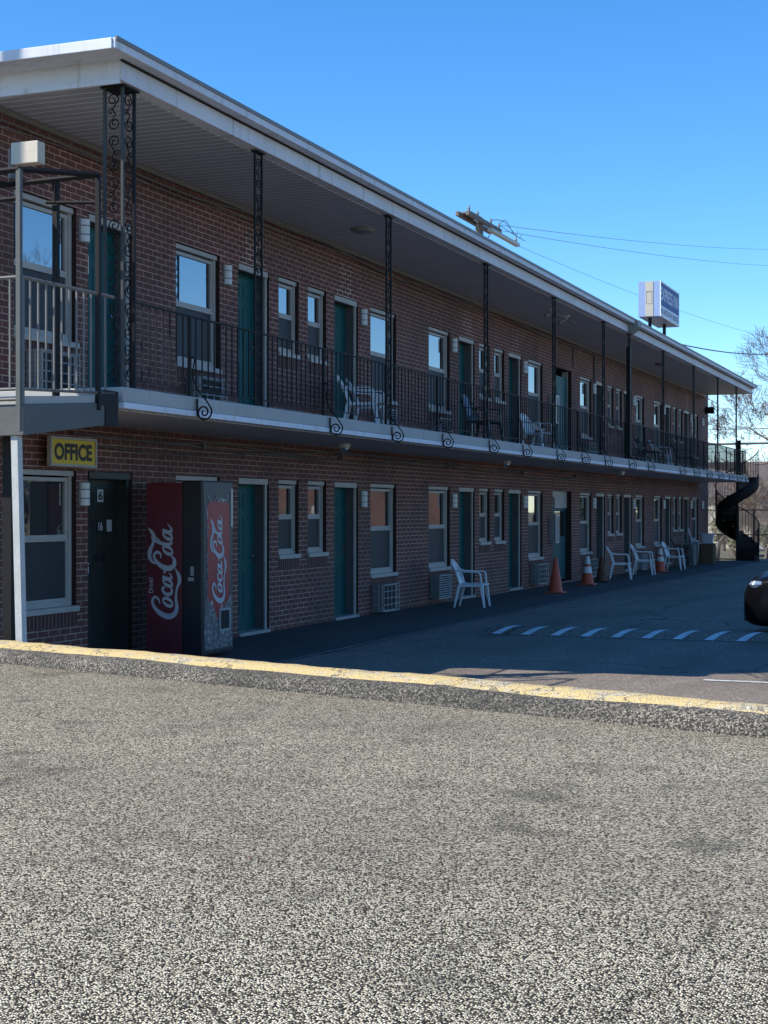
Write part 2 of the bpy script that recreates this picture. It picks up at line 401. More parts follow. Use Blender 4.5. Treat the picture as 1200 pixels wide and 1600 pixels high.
def text_raw(s, height, width=None, bold=.0, ex=.004):
    """lettering of the words s as mesh data: x along the words, y up, from 0,0, at the given cap height and total width"""
    cu = bpy.data.curves.new('letters', 'FONT'); cu.body = s; cu.size = 1; cu.offset = bold; cu.extrude = .0
    o = bpy.data.objects.new('letters', cu); COL.objects.link(o)
    me = bpy.data.meshes.new_from_object(o.evaluated_get(bpy.context.evaluated_depsgraph_get()))
    bpy.data.objects.remove(o); bpy.data.curves.remove(cu)
    vs = [v.co.copy() for v in me.vertices]; fs = [tuple(p.vertices) for p in me.polygons]
    bpy.data.meshes.remove(me)
    x0 = min(v.x for v in vs); x1 = max(v.x for v in vs); y0 = min(v.y for v in vs); y1 = max(v.y for v in vs)
    k = height / (y1 - y0); kx = (width / (x1 - x0)) if width else k
    return [((v.x - x0) * kx, (v.y - y0) * k) for v in vs], fs
def put_text(mb, s, height, width, O, U, V, bold=0.02, k=None):
    vs, fs = text_raw(s, height, width, bold); O = Vector(O); U = Vector(U); V = Vector(V)
    mb.raw([O + U * a + V * b for a, b in vs], fs, k)

def crom(pts, n=6):
    out = []
    P = [pts[0]] + list(pts) + [pts[-1]]
    for i in range(1, len(P) - 2):
        for j in range(n):
            t = j / n; a, b, c, d = P[i - 1], P[i], P[i + 1], P[i + 2]
            out.append(tuple(.5 * ((2 * q) + (-p + r) * t + (2 * p - 5 * q + 4 * r - s_) * t * t + (-p + 3 * q - 3 * r + s_) * t ** 3) for p, q, r, s_ in zip(a, b, c, d)))
    out.append(tuple(pts[-1])); return out
def spiral(cx, cy, r0, r1, a0, turns, n=22):
    return [(cx + (r0 + (r1 - r0) * i / n) * math.cos(a0 + turns * 2 * math.pi * i / n), cy + (r0 + (r1 - r0) * i / n) * math.sin(a0 + turns * 2 * math.pi * i / n)) for i in range(n + 1)]

# ------------------------------------------------------------------ dimensions
WX = -9.02                  # face of the long wall
OX = -7.42                  # outer face of the balcony and roof fascia
Y0, Y1 = 12.45, 54.3        # ends of the long wall
SL0, SL1 = 2.59, 2.79       # balcony slab
CE = 5.61                   # upper ceiling
def gz(y): return 0.0 if y < 25 else max(-.0035 * (y - 25), -.14)
KA, KB = Vector((-7.17, 10.15)), Vector((-1.07, 8.28))     # kerb line, camera side
KD = (KB - KA).normalized(); KN = Vector((-KD.y, KD.x))     # KN points to the lot
def kdist(x, y): return (Vector((x, y)) - KA).dot(KN)
def lotz(x, y):
    d = kdist(x, y); z = gz(y)
    if d < 2.2: z += .36 * (1 - max(d, 0) / 2.2) ** 1.6
    return z

# ------------------------------------------------------------------ ground
mb = MB(); mb.face([(-900, -200, -.6), (900, -200, -.6), (900, 1500, -.6), (-900, 1500, -.6)])
struct(mb.build('ground', M['ground']))
# paved lot: grid in kerb coordinates
mb = MB(); us = [-14 + i * 2.0 for i in range(28)]
ds = [.2, .5, .8, 1.1, 1.5, 2, 2.6, 4, 6, 9, 12, 16, 20, 25, 30, 35, 40, 46, 52, 58]
def lp(u, d):
    p = KA + KD * u + KN * d; return (p.x, p.y, lotz(p.x, p.y))
vs = [lp(u, d) for d in ds for u in us]; nu = len(us)
fs = [(j * nu + i, j * nu + i + 1, (j + 1) * nu + i + 1, (j + 1) * nu + i) for j in range(len(ds) - 1) for i in range(nu - 1)]
mb.raw(vs, fs); struct(mb.build('parking_lot', M['lot'], smooth=True))
# near pavement
mb = MB()
def kp(u, d, z): p = KA + KD * u + KN * d; return (p.x, p.y, z)
nu_, nd_ = 60, 30; random.seed(3)
vs = [kp(-20 + 45 * i / nu_, -18 + 18.02 * j / nd_, .45) for j in range(nd_ + 1) for i in range(nu_ + 1)]
fs = [(j * (nu_ + 1) + i, j * (nu_ + 1) + i + 1, (j + 1) * (nu_ + 1) + i + 1, (j + 1) * (nu_ + 1) + i) for j in range(nd_) for i in range(nu_)]
mb.raw(vs, fs); struct(mb.build('near_pavement', M['aggregate']))
# kerb: rolled asphalt berm with yellow top
prof = [(0, -.02), (.012, .035), (.04, .075), (.085, .098), (.13, .108), (.17, .128), (.25, .140), (.33, .142), (.37, .12), (.39, .0), (.40, -.4)]
N = 260; vs = []; fs = []; mi = []
from mathutils import noise as mn
for i in range(N + 1):
    u = -14 + 28 * i / N
    for j, (d, z) in enumerate(prof):
        wv = mn.noise(Vector((u * 1.3, j * .35, 0))) * .018 + mn.noise(Vector((u * 6, j * 1.7, 4))) * .008
        wz = mn.noise(Vector((u * 1.1, 5, j * .3))) * .012 + mn.noise(Vector((u * 7, 8, j * 1.5))) * .006
        vs.append(kp(u, d + (wv if j < 9 else 0), .45 + z + (wz if 0 < j < 9 else 0)))
n = len(prof)
mb = MB()
mb.v = vs
for i in range(N):
    for j in range(n - 1):
        mb.f.append((i * n + j, (i + 1) * n + j, (i + 1) * n + j + 1, i * n + j + 1)); mb.mi.append(1 if j >= 4 else 0)
o = mb.build('kerb', [M['berm'], M['yellow']], smooth=True); struct(o)
# walkway strip along the wall + its pale joint
def strip(name, x0, x1, ya, yb, dz, mat, step=1.5):
    mb = MB(); n = max(1, int((yb - ya) / step)); vs = []
    for i in range(n + 1):
        y = ya + (yb - ya) * i / n
        vs += [(x0, y, lotz(x0, y) + dz), (x1, y, lotz(x1, y) + dz)]
    mb.raw(vs, [(2 * i, 2 * i + 1, 2 * i + 3, 2 * i + 2) for i in range(n)])
    return struct(mb.build(name, mat))
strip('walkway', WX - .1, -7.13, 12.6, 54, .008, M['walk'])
strip('pavement_joint', -7.13, -7.085, 12.6, 52, .010, M['joint'])
# painted parking line in the sun at the right
mb = MB(); mb.raw([(-2.55, 15.02, .006), (3, 14.9, .006), (3, 15.0, .006), (-2.55, 15.12, .006)], [(0, 1, 2, 3)])
struct(mb.build('parking_line', M['line']))
# speed bump
mb = MB(); hw = .46; nn = 14
def bz(t): return .085 * math.cos(t * math.pi / 2) ** 1.5 if abs(t) < 1 else 0
yc = 20.05; xs = (-6.35, -6.2, 3.2, 3.4)
for a in range(3):
    for i in range(nn):
        t0, t1 = -1 + 2 * i / nn, -1 + 2 * (i + 1) / nn
        f0 = 0 if a == 0 else 1; f1 = 0 if a == 2 else 1
        mb.face([(xs[a], yc + t0 * hw, .004 + bz(t0) * f0), (xs[a + 1], yc + t0 * hw, .004 + bz(t0) * f1), (xs[a + 1], yc + t1 * hw, .004 + bz(t1) * f1), (xs[a], yc + t1 * hw, .004 + bz(t1) * f0)])
bump_o = thing('speed_bump', (0, 0, 0), 'low asphalt speed bump with white slanted stripes across the shaded lot', 'speed bump')
mb.build('hump', M['lot'], bump_o, smooth=True)
for k in range(22):
    xb = -6.12 + k * .40; m2 = MB()
    for i in range(10):
        t0, t1 = -.93 + 1.75 * i / 10, -.93 + 1.75 * (i + 1) / 10
        def sx(t): return xb + .50 * ((t + 1) / 2) ** 1.35
        def wd(t): return .125 * (1 - .62 * (t + 1) / 2)
        m2.face([(sx(t0), yc + t0 * hw, .009 + bz(t0)), (sx(t0) + wd(t0), yc + t0 * hw, .009 + bz(t0)), (sx(t1) + wd(t1), yc + t1 * hw, .009 + bz(t1)), (sx(t1), yc + t1 * hw, .009 + bz(t1))])
    m2.build('painted_stripe', M['bumpstripe'], bump_o)

# ------------------------------------------------------------------ motel
motel = thing('motel', (0, 0, 0), 'long two storey red brick motel with teal doors, iron balcony and white roof edge', 'motel')
CEN = [20.0, 29.0, 39.75, 48.6]
openings = []    # (y0,y1,z0,z1,kind,floor)
def add_floor(base, fl):
    H = base + 2.07
    for c in CEN:
        for s_ in (-1, 1):
            def rng(a, b): return (c + a, c + b) if s_ > 0 else (c - b, c - a)
            openings.append(rng(2.57, 3.70) + (base + .63, H, 'window', fl))
            openings.append(rng(1.12, 2.05) + (base + .02, H, 'door', fl))
            openings.append(rng(.16, .82) + (base + 1.03, H, 'small', fl))
    openings.append((13.0, 14.13, base + .63, H, 'window', fl))
    openings.append((14.36, 15.28, base + .02, H, 'officedoor' if fl == 0 else 'door', fl))
    openings.append((33.55, 35.22, base + .02, H + .02, 'storage', fl))
add_floor(0.0, 0); add_floor(SL1, 1)
ys = sorted(set([Y0, Y1] + [round(v, 3) for o in openings for v in o[:2]]))
zs = sorted(set([-.4, CE + .15] + [round(v, 3) for o in openings for v in o[2:4]]))
def inside(y, z): return any(o[0] < y < o[1] and o[2] < z < o[3] for o in openings)
mb = MB()
for i in range(len(ys) - 1):
    j = 0
    while j < len(zs) - 1:
        if inside((ys[i] + ys[i + 1]) / 2, (zs[j] + zs[j + 1]) / 2): j += 1; continue
        k = j
        while k + 1 < len(zs) - 1 and not inside((ys[i] + ys[i + 1]) / 2, (zs[k + 1] + zs[k + 2]) / 2): k += 1
        mb.face([(WX, ys[i], zs[j]), (WX, ys[i + 1], zs[j]), (WX, ys[i + 1], zs[k + 1]), (WX, ys[i], zs[k + 1])]); j = k + 1
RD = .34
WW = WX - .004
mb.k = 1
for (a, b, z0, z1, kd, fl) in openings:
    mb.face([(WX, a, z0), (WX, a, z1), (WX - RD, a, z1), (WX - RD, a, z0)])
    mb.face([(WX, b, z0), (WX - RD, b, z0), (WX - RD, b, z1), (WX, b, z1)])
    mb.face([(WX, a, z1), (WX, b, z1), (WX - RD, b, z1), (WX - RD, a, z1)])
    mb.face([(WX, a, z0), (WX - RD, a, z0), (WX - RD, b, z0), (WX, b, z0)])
BW = -14.3
mb.k = 0
mb.face([(WX, Y0, -.4), (WX, Y0, CE + .15), (BW, Y0, CE + .15), (BW, Y0, -.4)])
mb.face([(WX, Y1, -.4), (BW, Y1, -.4), (BW, Y1, CE + .15), (WX, Y1, CE + .15)])
mb.face([(BW, Y0, -.4), (BW, Y0, CE + .15), (BW, Y1, CE + .15), (BW, Y1, -.4)])
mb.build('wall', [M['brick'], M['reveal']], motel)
mb = MB(); mb.box(BW + .1, WX - .40, Y0 + .1, Y1 - .1, -.3, CE); mb.build('interior', M['dark'], motel)

# roof
mb = MB()
RE0, RE1 = 12.38, 53.7
mb.k = 0
mb.box(BW - .4, OX, RE0, RE1, CE + .005, 5.85)                                   # fascia band block
mb.box(BW - .6, OX + .13, RE0 - .36, RE1 + .1, 5.80, 5.872)                      # projecting cap
mb.box(OX + .13, OX + .16, RE0 - .37, RE1 + .12, 5.79, 5.884)                    # metal drip edge
mb.box(BW - .6, OX + .13, RE0 - .385, RE0 - .36, 5.785, 5.884)                   # end drip board
roof = mb.build('roof', [M['white'], M['roofing']], motel, bevel=.006)
mb = MB(); mb.box(OX + .161, OX + .175, RE0 - .37, RE1 + .12, 5.862, 5.90); mb.build('drip_edge', M['vinyldark'], roof)
mb = MB(); mb.box(OX + .001, OX + .022, RE0 - .02, RE1, 5.782, 5.799); mb.build('painted_shadow_strip', M['dark'], roof)  # dark strip painted in as the shadow line under the cap
mb = MB(); mb.face([(BW - .5, RE0 - .3, 5.876), (OX + .1, RE0 - .3, 5.876), (OX + .1, RE1, 5.876), (BW - .5, RE1, 5.876)])
mb.build('roof_covering', M['roofing'], roof)
mb = MB(); mb.box(WX - .1, OX - .14, RE0 + .14, RE1 - .1, CE - .006, CE + .004); mb.build('soffit', M['soffit'], roof)
mb = MB(); mb.box(WX + .004, WX + .05, Y0, RE1 - .1, CE - .07, CE - .008); mb.build('soffit_moulding', M['vinyldark'], roof)
# white flashing under the end edge
mb = MB(); mb.box(-8.75, OX - .01, RE0 - .02, RE0 + .0, CE - .03, CE + .02); mb.build('edge_flashing', M['white'], roof)
# balcony
mb = MB()
SE0, SE1 = 12.42, 52.75
mb.box(WX, OX, SE0, SE1, SL0 + .06, SL1)
bal = mb.build('balcony_slab', M['concrete'], motel, bevel=.012)
mb = MB(); mb.box(WX, OX + .015, SE0 - .01, SE1 + .01, SL0, SL0 + .058); mb.build('slab_trim', M['white'], bal, bevel=.004)
mb = MB(); mb.box(WX, OX - .1, SE0 + .1, SE1 - .1, SL0 - .012, SL0 - .002); mb.build('lower_ceiling', M['soffit'], bal)
for yj in (23.9, 31.9, 36.9, 44.7):
    mb = MB(); mb.box(OX - .05, OX + .004, yj - .012, yj + .012, SL0 + .07, SL1 - .004); mb.build('slab_joint', M['vinyldark'], bal)
# brick infill patches over the upper doors
for c in CEN:
    for s_ in (-1, 1):
        y = c + s_ * 1.58
        for dz, hw_, z0 in ((0, .42, 4.905), (1, .26, 5.02)):
            pass
        mb = MB(); mb.box(WX - .02, WX + .004, y - .26, y + .26, 4.99, 5.36); mb.box(WX - .02, WX + .004, y - .40, y + .36, 4.87, 4.988)
        mb.build('brick_infill', M['brick_new'], motel)

# ---- windows
def ring(mb, x0, x1, a, b, z0, z1, t, tb=None, k=None):
    tb = tb or t
    mb.box(x0, x1, a, a + t, z0, z1, k=k); mb.box(x0, x1, b - t, b, z0, z1, k=k)
    mb.box(x0, x1, a + t, b - t, z1 - t, z1, k=k); mb.box(x0, x1, a + t, b - t, z0, z0 + tb, k=k)
def window(a, b, z0, z1, big):
    e = .003; W_ = b - a; t = .055 if big else .045
    mb = MB(); ring(mb, WW - .125, WW - .05, a + e, b - e, z0 + e, z1 - e, t)
    mb.box(WW - .12, WX - .03, a + e, b - e, z1 - .06, z1 - .004)
    wn = mb.build('window', M['vinyl'], motel, bevel=.004)
    zm = z0 + (z1 - z0) * .50; t2 = .04
    mb = MB(); ring(mb, WW - .10, WW - .07, a + t, b - t, zm, z1 - .078, t2); mb.build('upper_sash', M['vinyl'], wn)
    mb = MB(); mb.box(WW - .100, WW - .092, a + t + t2 - .01, b - t - t2 + .01, zm + t2 - .01, z1 - .078 - t2 + .01); mb.build('pane', M['glass'], wn)
    mb = MB(); ring(mb, WW - .104, WW - .066, a + t, b - t, z0 + t, zm - .001, .028, .035); mb.build('lower_sash', M['vinyl'], wn)
    mb = MB(); mb.box(WW - .098, WW - .085, a + t + .026, b - t - .026, z0 + t + .03, zm - .028); mb.build('insect_screen', M['screen'], wn)
    mb = MB(); mb.box(WW - .06, WX + .035, a - .015, b + .02, z0 - .055, z0 + .006); mb.build('sill', M['vinyl'], wn, bevel=.006)
    mb = MB(); mb.box(WX - .03, WX + .0035, a - .01, b + .01, z0 - .205, z0 - .0555); mb.build('brick_sill_course', M['soldier'], wn)
    return wn
def door(a, b, z0, z1, mat, num=None, fl=0, hinge=1):
    x = WX - .19
    mb = MB(); mb.box(x - .03, x, a + .05, b - .05, z0 + .03, z1 - .06)
    ya, yb = a + .05, b - .05; W_ = yb - ya; Hh = z1 - z0 - .09; zz = z0 + .03
    for (f0, f1, g0, g1) in ((.13, .45, .82, .93), (.55, .87, .82, .93), (.13, .45, .47, .77), (.55, .87, .47, .77), (.13, .45, .10, .40), (.55, .87, .10, .40)):
        ring(mb, x, x + .007, ya + W_ * f0, ya + W_ * f1, zz + Hh * g0, zz + Hh * g1, .022)
        mb.box(x, x + .004, ya + W_ * f0 + .045, ya + W_ * f1 - .045, zz + Hh * g0 + .045, zz + Hh * g1 - .045)
    d = mb.build('door', mat, motel, bevel=.002)
    fm = M['vinyl'] if mat is M['teal'] else M['officedoor']
    mb = MB(); mb.box(WX - .33, WX - .06, a + .003, a + .05, z0 + .003, z1 - .003); mb.box(WX - .33, WX - .06, b - .05, b - .003, z0 + .003, z1 - .003)
    mb.box(WX - .33, WX - .06, a + .05, b - .05, z1 - .075, z1 - .003); dfr = mb.build('door_frame', M['jamb'] if mat is M['teal'] else fm, d)
    mb = MB(); mb.box(WX - .058, WX - .03, a + .003, a + .05, z0 + .003, z1 - .003); mb.box(WX - .058, WX - .03, b - .06, b - .003, z0 + .003, z1 - .08); mb.box(WX - .058, WX - .012, a + .05, b - .003, z1 - .079, z1 - .003); mb.build('casing', fm, d, bevel=.003)
    mb = MB(); mb.box(WX - .33, WX + .03, a + .01, b - .01, z0 - .012, z0 + .03); mb.build('threshold', M['aclight'], d)
    hy = yb - .09 if hinge > 0 else ya + .09
    mb = MB(); mb.box(x + .0, x + .012, hy - .025, hy + .025, z0 + .92, z0 + 1.14); mb.tube([(x + .012, hy, z0 + 1.02), (x + .06, hy, z0 + 1.02), (x + .06, hy - .11 * hinge, z0 + 1.02)], .009, 6)
    mb.build('handle', M['chrome'], d)
    return d
wi = 0
for (a, b, z0, z1, kd, fl) in openings:
    if kd == 'window': window(a, b, z0, z1, True)
    elif kd == 'small': window(a, b, z0, z1, False)
    elif kd == 'door':
        d = door(a, b, z0, z1, M['teal'], fl=fl, hinge=1 if (a * 3 % 2) > 1 else -1)
        if 0 < abs(a - 14.36) < .01 or abs(a - 14.36) < .01: pass
    elif kd == 'officedoor': door(a, b, z0, z1, M['officedoor'], hinge=-1)
    else:
        x = WX - .13 - .06 * fl; mid = a + .58
        mb = MB(); mb.box(x - .03, x, a + .04, mid, z0 + .03, z1 - .09); mb.box(x, x + .01, a + .1, mid - .06, z0 + .2, z0 + 1.9)
        if fl == 0:
            d = mb.build('door', M['teal'], motel); d['label'] = 'dark narrow teal door leaf of the storage room'
            mb = MB(); mb.box(x - .03, x, mid, b - .05, z0 + .03, z0 + .95); ring(mb, x - .03, x, mid, b - .05, z0 + .95, z1 - .4, .07)
            d2 = mb.build('door', M['teal'], motel); d2['label'] = 'half glazed teal storage door'
            mb = MB(); mb.box(x - .02, x - .008, mid + .06, b - .11, z0 + 1.0, z1 - .46); mb.build('pane', M['glass'], d2)
            mb = MB(); mb.box(x - .03, x + .02, mid, b - .003, z1 - .395, z1 - .004); mb.box(x - .03, x + .06, a + .003, mid - .002, z1 - .15, z1 - .004); mb.build('lintel_panel', M['vinyl'], d2)
        else:
            mb = MB(); ring(mb, x - .03, x, a + .04, mid, z0 + .03, z1 - .02, .06)
            d = mb.build('door', M['vinyl'], motel); d['label'] = 'glazed side light beside the teal storage door'
            mb = MB(); mb.box(x - .02, x - .008, a + .09, mid - .05, z0 + .08, z1 - .07); mb.build('pane', M['glass'], d)
            mb = MB(); mb.box(x - .03, x + .09, mid + .01, b - .05, z0 + .03, z1 - .16); ring(mb, x + .09, x + .097, mid + .12, b - .2, z0 + .3, z1 - .4, .03)
            d2 = mb.build('door', M['teal'], motel); d2['label'] = 'dark teal storage door, upper floor'
            [MB().box(x - .03, x + .106, p_, q_, z0 + .003, z1 - .003).build('door_frame', M['vinyl'], d2) for p_, q_ in ((mid - .05, mid + .008), (b - .048, b - .003))]
# number plate of the first upper door, notices on the office door
mb = MB(); mb.box(WX - .188, WX - .178, 14.50, 14.66, SL1 + 1.46, SL1 + 1.66)
np_ = mb.build('number_plate', M['paper'], motel)
mb = MB(); put_text(mb, '201', .075, .12, (WX - .1765, 14.52, SL1 + 1.55), (0, 1, 0), (0, 0, 1), .02); mb.build('lettering', M['signblack'], np_)
xd = WX - .186
for (y, z, w_, h_, s_) in ((14.56, 1.74, .08, .12, 'NO'), (14.84, 1.74, .12, .14, '6'), (14.84, 1.40, .12, .14, '16'), (15.04, 1.41, .10, .13, None), (14.58, .95, .08, .12, None)):
    mb = MB(); mb.box(xd + .003, xd + .008, y, y + w_, z, z + h_)
    nt_ = mb.build('notice', M['paper'] if s_ != '16' else M['signblack'], motel)
    if s_:
        mb = MB(); put_text(mb, s_, h_ * .7, w_ * .75, (xd + .0095, y + w_ * .12, z + h_ * .15), (0, 1, 0), (0, 0, 1), .03); mb.build('lettering', M['signblack'] if s_ != '16' else M['paper'], nt_)
mb = MB(); mb.tube([(xd + .002, 14.52, .88), (xd + .045, 14.52, .86), (xd + .045, 14.52, .32), (xd + .002, 14.52, .30)], .012, 6); mb.build('pull_bar', M['chrome'], motel)
mb = MB(); mb.box(xd + .003, xd + .008, 14.78, 15.0, 1.08, 1.16); mb.build('mail_slot', M['signblack'], motel)
# pilaster strip between units, downspout and scupper
mb = MB(); mb.box(OX - .07, OX + .015, 34.16, 34.28, SL1 + .04, 5.3)
ds_ = mb.build('downspout', M['iron'], motel)
mb = MB(); mb.prism([(OX - .02, 5.62), (OX + .05, 5.60), (OX + .22, 5.74), (OX + .22, 5.88), (OX - .02, 5.88)], 1, 34.0, 34.42); mb.build('gutter_box', M['steelgrey'], ds_)
# wall cables along both ceilings
def cable(name, x, zf, ya, yb, n, sag, r, seed):
    rr = random.Random(seed); mb = MB(); pts = []
    for i in range(n + 1):
        y = ya + (yb - ya) * i / n
        pts.append((x + rr.uniform(-.006, .006), y, zf - sag * (rr.random()) - .03 * math.sin(i * .9)))
    mb.tube(crom(pts, 4), r, 5); return mb.build(name, M['cable'], motel)
cable('cable', WX + .07, CE - .10, 12.7, 53, 30, .06, .011, 1); cable('cable', WX + .06, CE - .14, 12.7, 53, 24, .07, .008, 2)
cable('cable', WX + .05, SL0 - .07, 14.0, 53, 22, .10, .012, 3); cable('cable', WX + .045, SL0 - .13, 14.5, 53, 16, .12, .009, 4)
cable('cable', WX + .05, SL0 - .10, 13.9, 36, 14, .16, .008, 5)
for y in (16.9, 21.3, 26.2, 31.0, 35.4):
    mb = MB(); mb.box(WX + .003, WX + .075, y - .03, y + .03, SL0 - .19, SL0 - .10); mb.build('junction_box', M['cable'], motel)
# electrical conduit on upper wall by the storage
[MB().tube([(WX + .03, y_, CE - .1), (WX + .03, y_, z_)], r_, 6).build('conduit', M['cable'], motel) for y_, z_, r_ in ((35.3, 5.0, .02), (37.4, SL1, .03))]

# ------------------------------------------------------------------ balcony ironwork
COLS = [15.4, 19.4, 23.75, 27.95, 31.95, 34.45, 38.4, 42.7, 46.8, 50.5]
def scroll_panel(mb, z0, z1, hw, place, unit=.37, r=.0065):
    n = round((z1 - z0) / unit); u = (z1 - z0) / n
    for i in range(n):
        zb = z0 + i * u; s_ = 1 if i % 2 else -1
        top = spiral(s_ * hw * .12, zb + u * .78, hw * .78, hw * .15, math.pi * (0 if s_ < 0 else 1), -1.35 * s_ if False else 1.3 * (1 if s_ < 0 else -1), 18)
        bot = spiral(-s_ * hw * .12, zb + u * .22, hw * .78, hw * .15, math.pi * (1 if s_ < 0 else 0), 1.3 * (1 if s_ < 0 else -1), 18)
        mb.tube([place(a, b) for a, b in top], r, 4); mb.tube([place(a, b) for a, b in bot], r, 4)
        mb.tube([place(a, b) for a, b in crom([bot[0], (s_ * hw * -.2, zb + u * .42), (s_ * hw * .1, zb + u * .55), top[0]], 4)], r, 4)
        sm = spiral(s_ * hw * .45, zb + u * .5, hw * .42, hw * .1, 0, 1.1, 12); mb.tube([place(a, b) for a, b in sm], r * .9, 4)
ZC0, ZC1 = SL1, CE - .005
CXc = OX - .07
def column(y, label):
    t = thing('iron_column', (CXc, y, ZC0), label, 'column', 'black scrollwork columns along the balcony')
    for s_ in (-1, 1):
        mb = MB(); mb.box(-.011, .011, s_ * .085 - .011, s_ * .085 + .011, 0, ZC1 - ZC0); mb.build('upright', M['iron'], t)
    mb = MB(); scroll_panel(mb, .04, ZC1 - ZC0 - .04, .074, lambda a, b: (0, a, b)); mb.build('scrollwork', M['iron'], t, smooth=True)
    mb = MB(); mb.box(-.05, .05, -.12, .12, 0, .012); mb.box(-.04, .04, -.11, .11, ZC1 - ZC0 - .012, ZC1 - ZC0 - .001); mb.build('plate', M['iron'], t)
    return t
c0 = None
for i, y in enumerate(COLS):
    lab = 'slim black scrollwork column, %s after the double corner column' % ORD[i]
    if c0 is None: c0 = column(y, lab)
    else: dup(c0, (CXc, y, ZC0), label=lab)
t = thing('corner_column', (CXc, 12.52, ZC0), 'wide black scrollwork corner column of three uprights at the near end of the balcony', 'column')
for (x, y) in ((-.19, 0), (0, 0), (0, .21)):
    mb = MB(); mb.box(x - .013, x + .013, y - .013, y + .013, 0, ZC1 - ZC0); mb.build('upright', M['colgrey'] if y == 0 else M['iron'], t)
mb = MB(); scroll_panel(mb, .04, ZC1 - ZC0 - .04, .08, lambda a, b: (a - .095, 0, b), r=.007); mb.build('scrollwork', M['iron'], t, smooth=True)
mb = MB(); scroll_panel(mb, .04, ZC1 - ZC0 - .04, .09, lambda a, b: (0, a + .105, b), r=.007); mb.build('scrollwork', M['iron'], t, smooth=True)
mb = MB(); mb.box(-.22, .04, -.04, .25, ZC1 - ZC0 - .014, ZC1 - ZC0 - .001); mb.build('plate', M['iron'], t)

BR = [13.85, 17.2, 19.28, 21.37, 23.63, 25.6, 27.8, 29.7, 31.7, 34.1, 36.2, 38.1, 40.2, 42.3, 44.4, 46.5, 48.4, 50.1, 51.9]
ends = [12.74] + COLS + [SE1 - .05]
RX = CXc; RZ0, RZ1 = SL1 + .085, SL1 + .81
br_mesh = None; bl_mesh = None
def bracket_mb():
    mb = MB()
    p = crom([(0, 0, .34), (.02, 0, .40), (.055, 0, .385), (.05, 0, .33), (.035, 0, .22), (.09, 0, .08), (.19, 0, -.04), (.247, 0, -.125)], 5)
    mb.tube(p, .008, 5)
    sp = spiral(.165, -.155, .088, .016, .35, -1.7, 34)
    mb.tube([(a, 0, b) for a, b in sp], .009, 5)
    mb.box(.082, .094, -.012, .012, -.2, -.02)
    return mb
for i in range(len(ends) - 1):
    a, b = ends[i] + (.10 if i else 0), ends[i + 1] - .10
    if i == len(ends) - 2: b = ends[i + 1]
    if b - a < .4: continue
    t = thing('balcony_railing', (RX, a, SL1), 'black balcony railing, %s section counted from the near corner column' % ORD[i], 'railing', 'sections of the black balcony railing')
    mb = MB(); mb.box(-.016, .016, -.02, b - a + .02, RZ1 - SL1, RZ1 - SL1 + .014); mb.build('top_rail', M['iron'], t)
    mb = MB(); mb.box(-.012, .012, -.02, b - a + .02, RZ0 - SL1 - .012, RZ0 - SL1); mb.build('bottom_rail', M['iron'], t)
    n = round((b - a) / .132)
    for k in range(n + 1):
        y = (b - a) * k / n
        near = [q for q in BR if a - .066 < q <= b + .066 and abs(q - a - y) < .066]
        if bl_mesh is None:
            mb = MB(); mb.box(-.0065, .0065, -.0065, .0065, RZ0 - SL1, RZ1 - SL1); ob = mb.build('baluster', M['iron'], t); bl_mesh = ob.data
        else:
            ob = bpy.data.objects.new('baluster', bl_mesh); COL.objects.link(ob); ob.parent = t
        ob.location = (0, y, 0)
        if near:
            mb = MB(); mb.box(-.016, .016, y - .016, y + .016, 0, RZ1 - SL1); mb.build('post', M['iron'], t)
            if br_mesh is None: ob = bracket_mb().build('scroll_bracket', M['iron'], t, smooth=True); br_mesh = ob.data
            else: ob = bpy.data.objects.new('scroll_bracket', br_mesh); COL.objects.link(ob); ob.parent = t
            ob.location = (.0, y, 0)

# ------------------------------------------------------------------ wall lamps
def lamp_proto(loc, label, group):
    t = thing('wall_lamp', loc, label, 'lamp', group)
    n = 14; mb = MB()
    arc = [(.012 + .07 * math.sin(math.pi * i / n), -.065 * math.cos(math.pi * i / n)) for i in range(n + 1)]
    mb.prism(arc, 2, -.12, .12); mb.build('shade', M['lampwhite'], t)
    arc2 = [(.012 + .074 * math.sin(math.pi * i / n), -.069 * math.cos(math.pi * i / n)) for i in range(n + 1)]
    for z in (-.05, .045):
        mb = MB(); mb.prism(arc2, 2, z, z + .010); mb.build('band', M['cable'], t)
    mb = MB(); mb.box(.001, .02, -.09, .09, -.13, .13); mb.build('back_plate', M['vinyldark'], t)
    return t
L0 = None
for fl, base in ((0, 0), (1, SL1)):
    posl = [14.25] + [c + (-2.40 if s_ < 0 else 2.22) for c in CEN for s_ in (-1, 1)] + [53.0]
    for i, y in enumerate(posl):
        if fl == 0 and i == 1: continue
        fln = 'lower' if fl == 0 else 'upper'
        lab = ('white rounded wall lamp on the %s floor beside the office end door' % fln) if i == 0 else ('white wall lamp on the %s floor, %s after the office end lamp' % (fln, ORD[i - 1]))
        if i == 9: lab = 'small white wall lamp on the %s floor near the far corner of the wall' % fln
        p = (WX + .001, y, base + 1.82 + (.03 if fl else 0))
        if L0 is None: L0 = lamp_proto(p, lab, 'white wall lamps between doors and windows')
        else: dup(L0, p, label=lab)

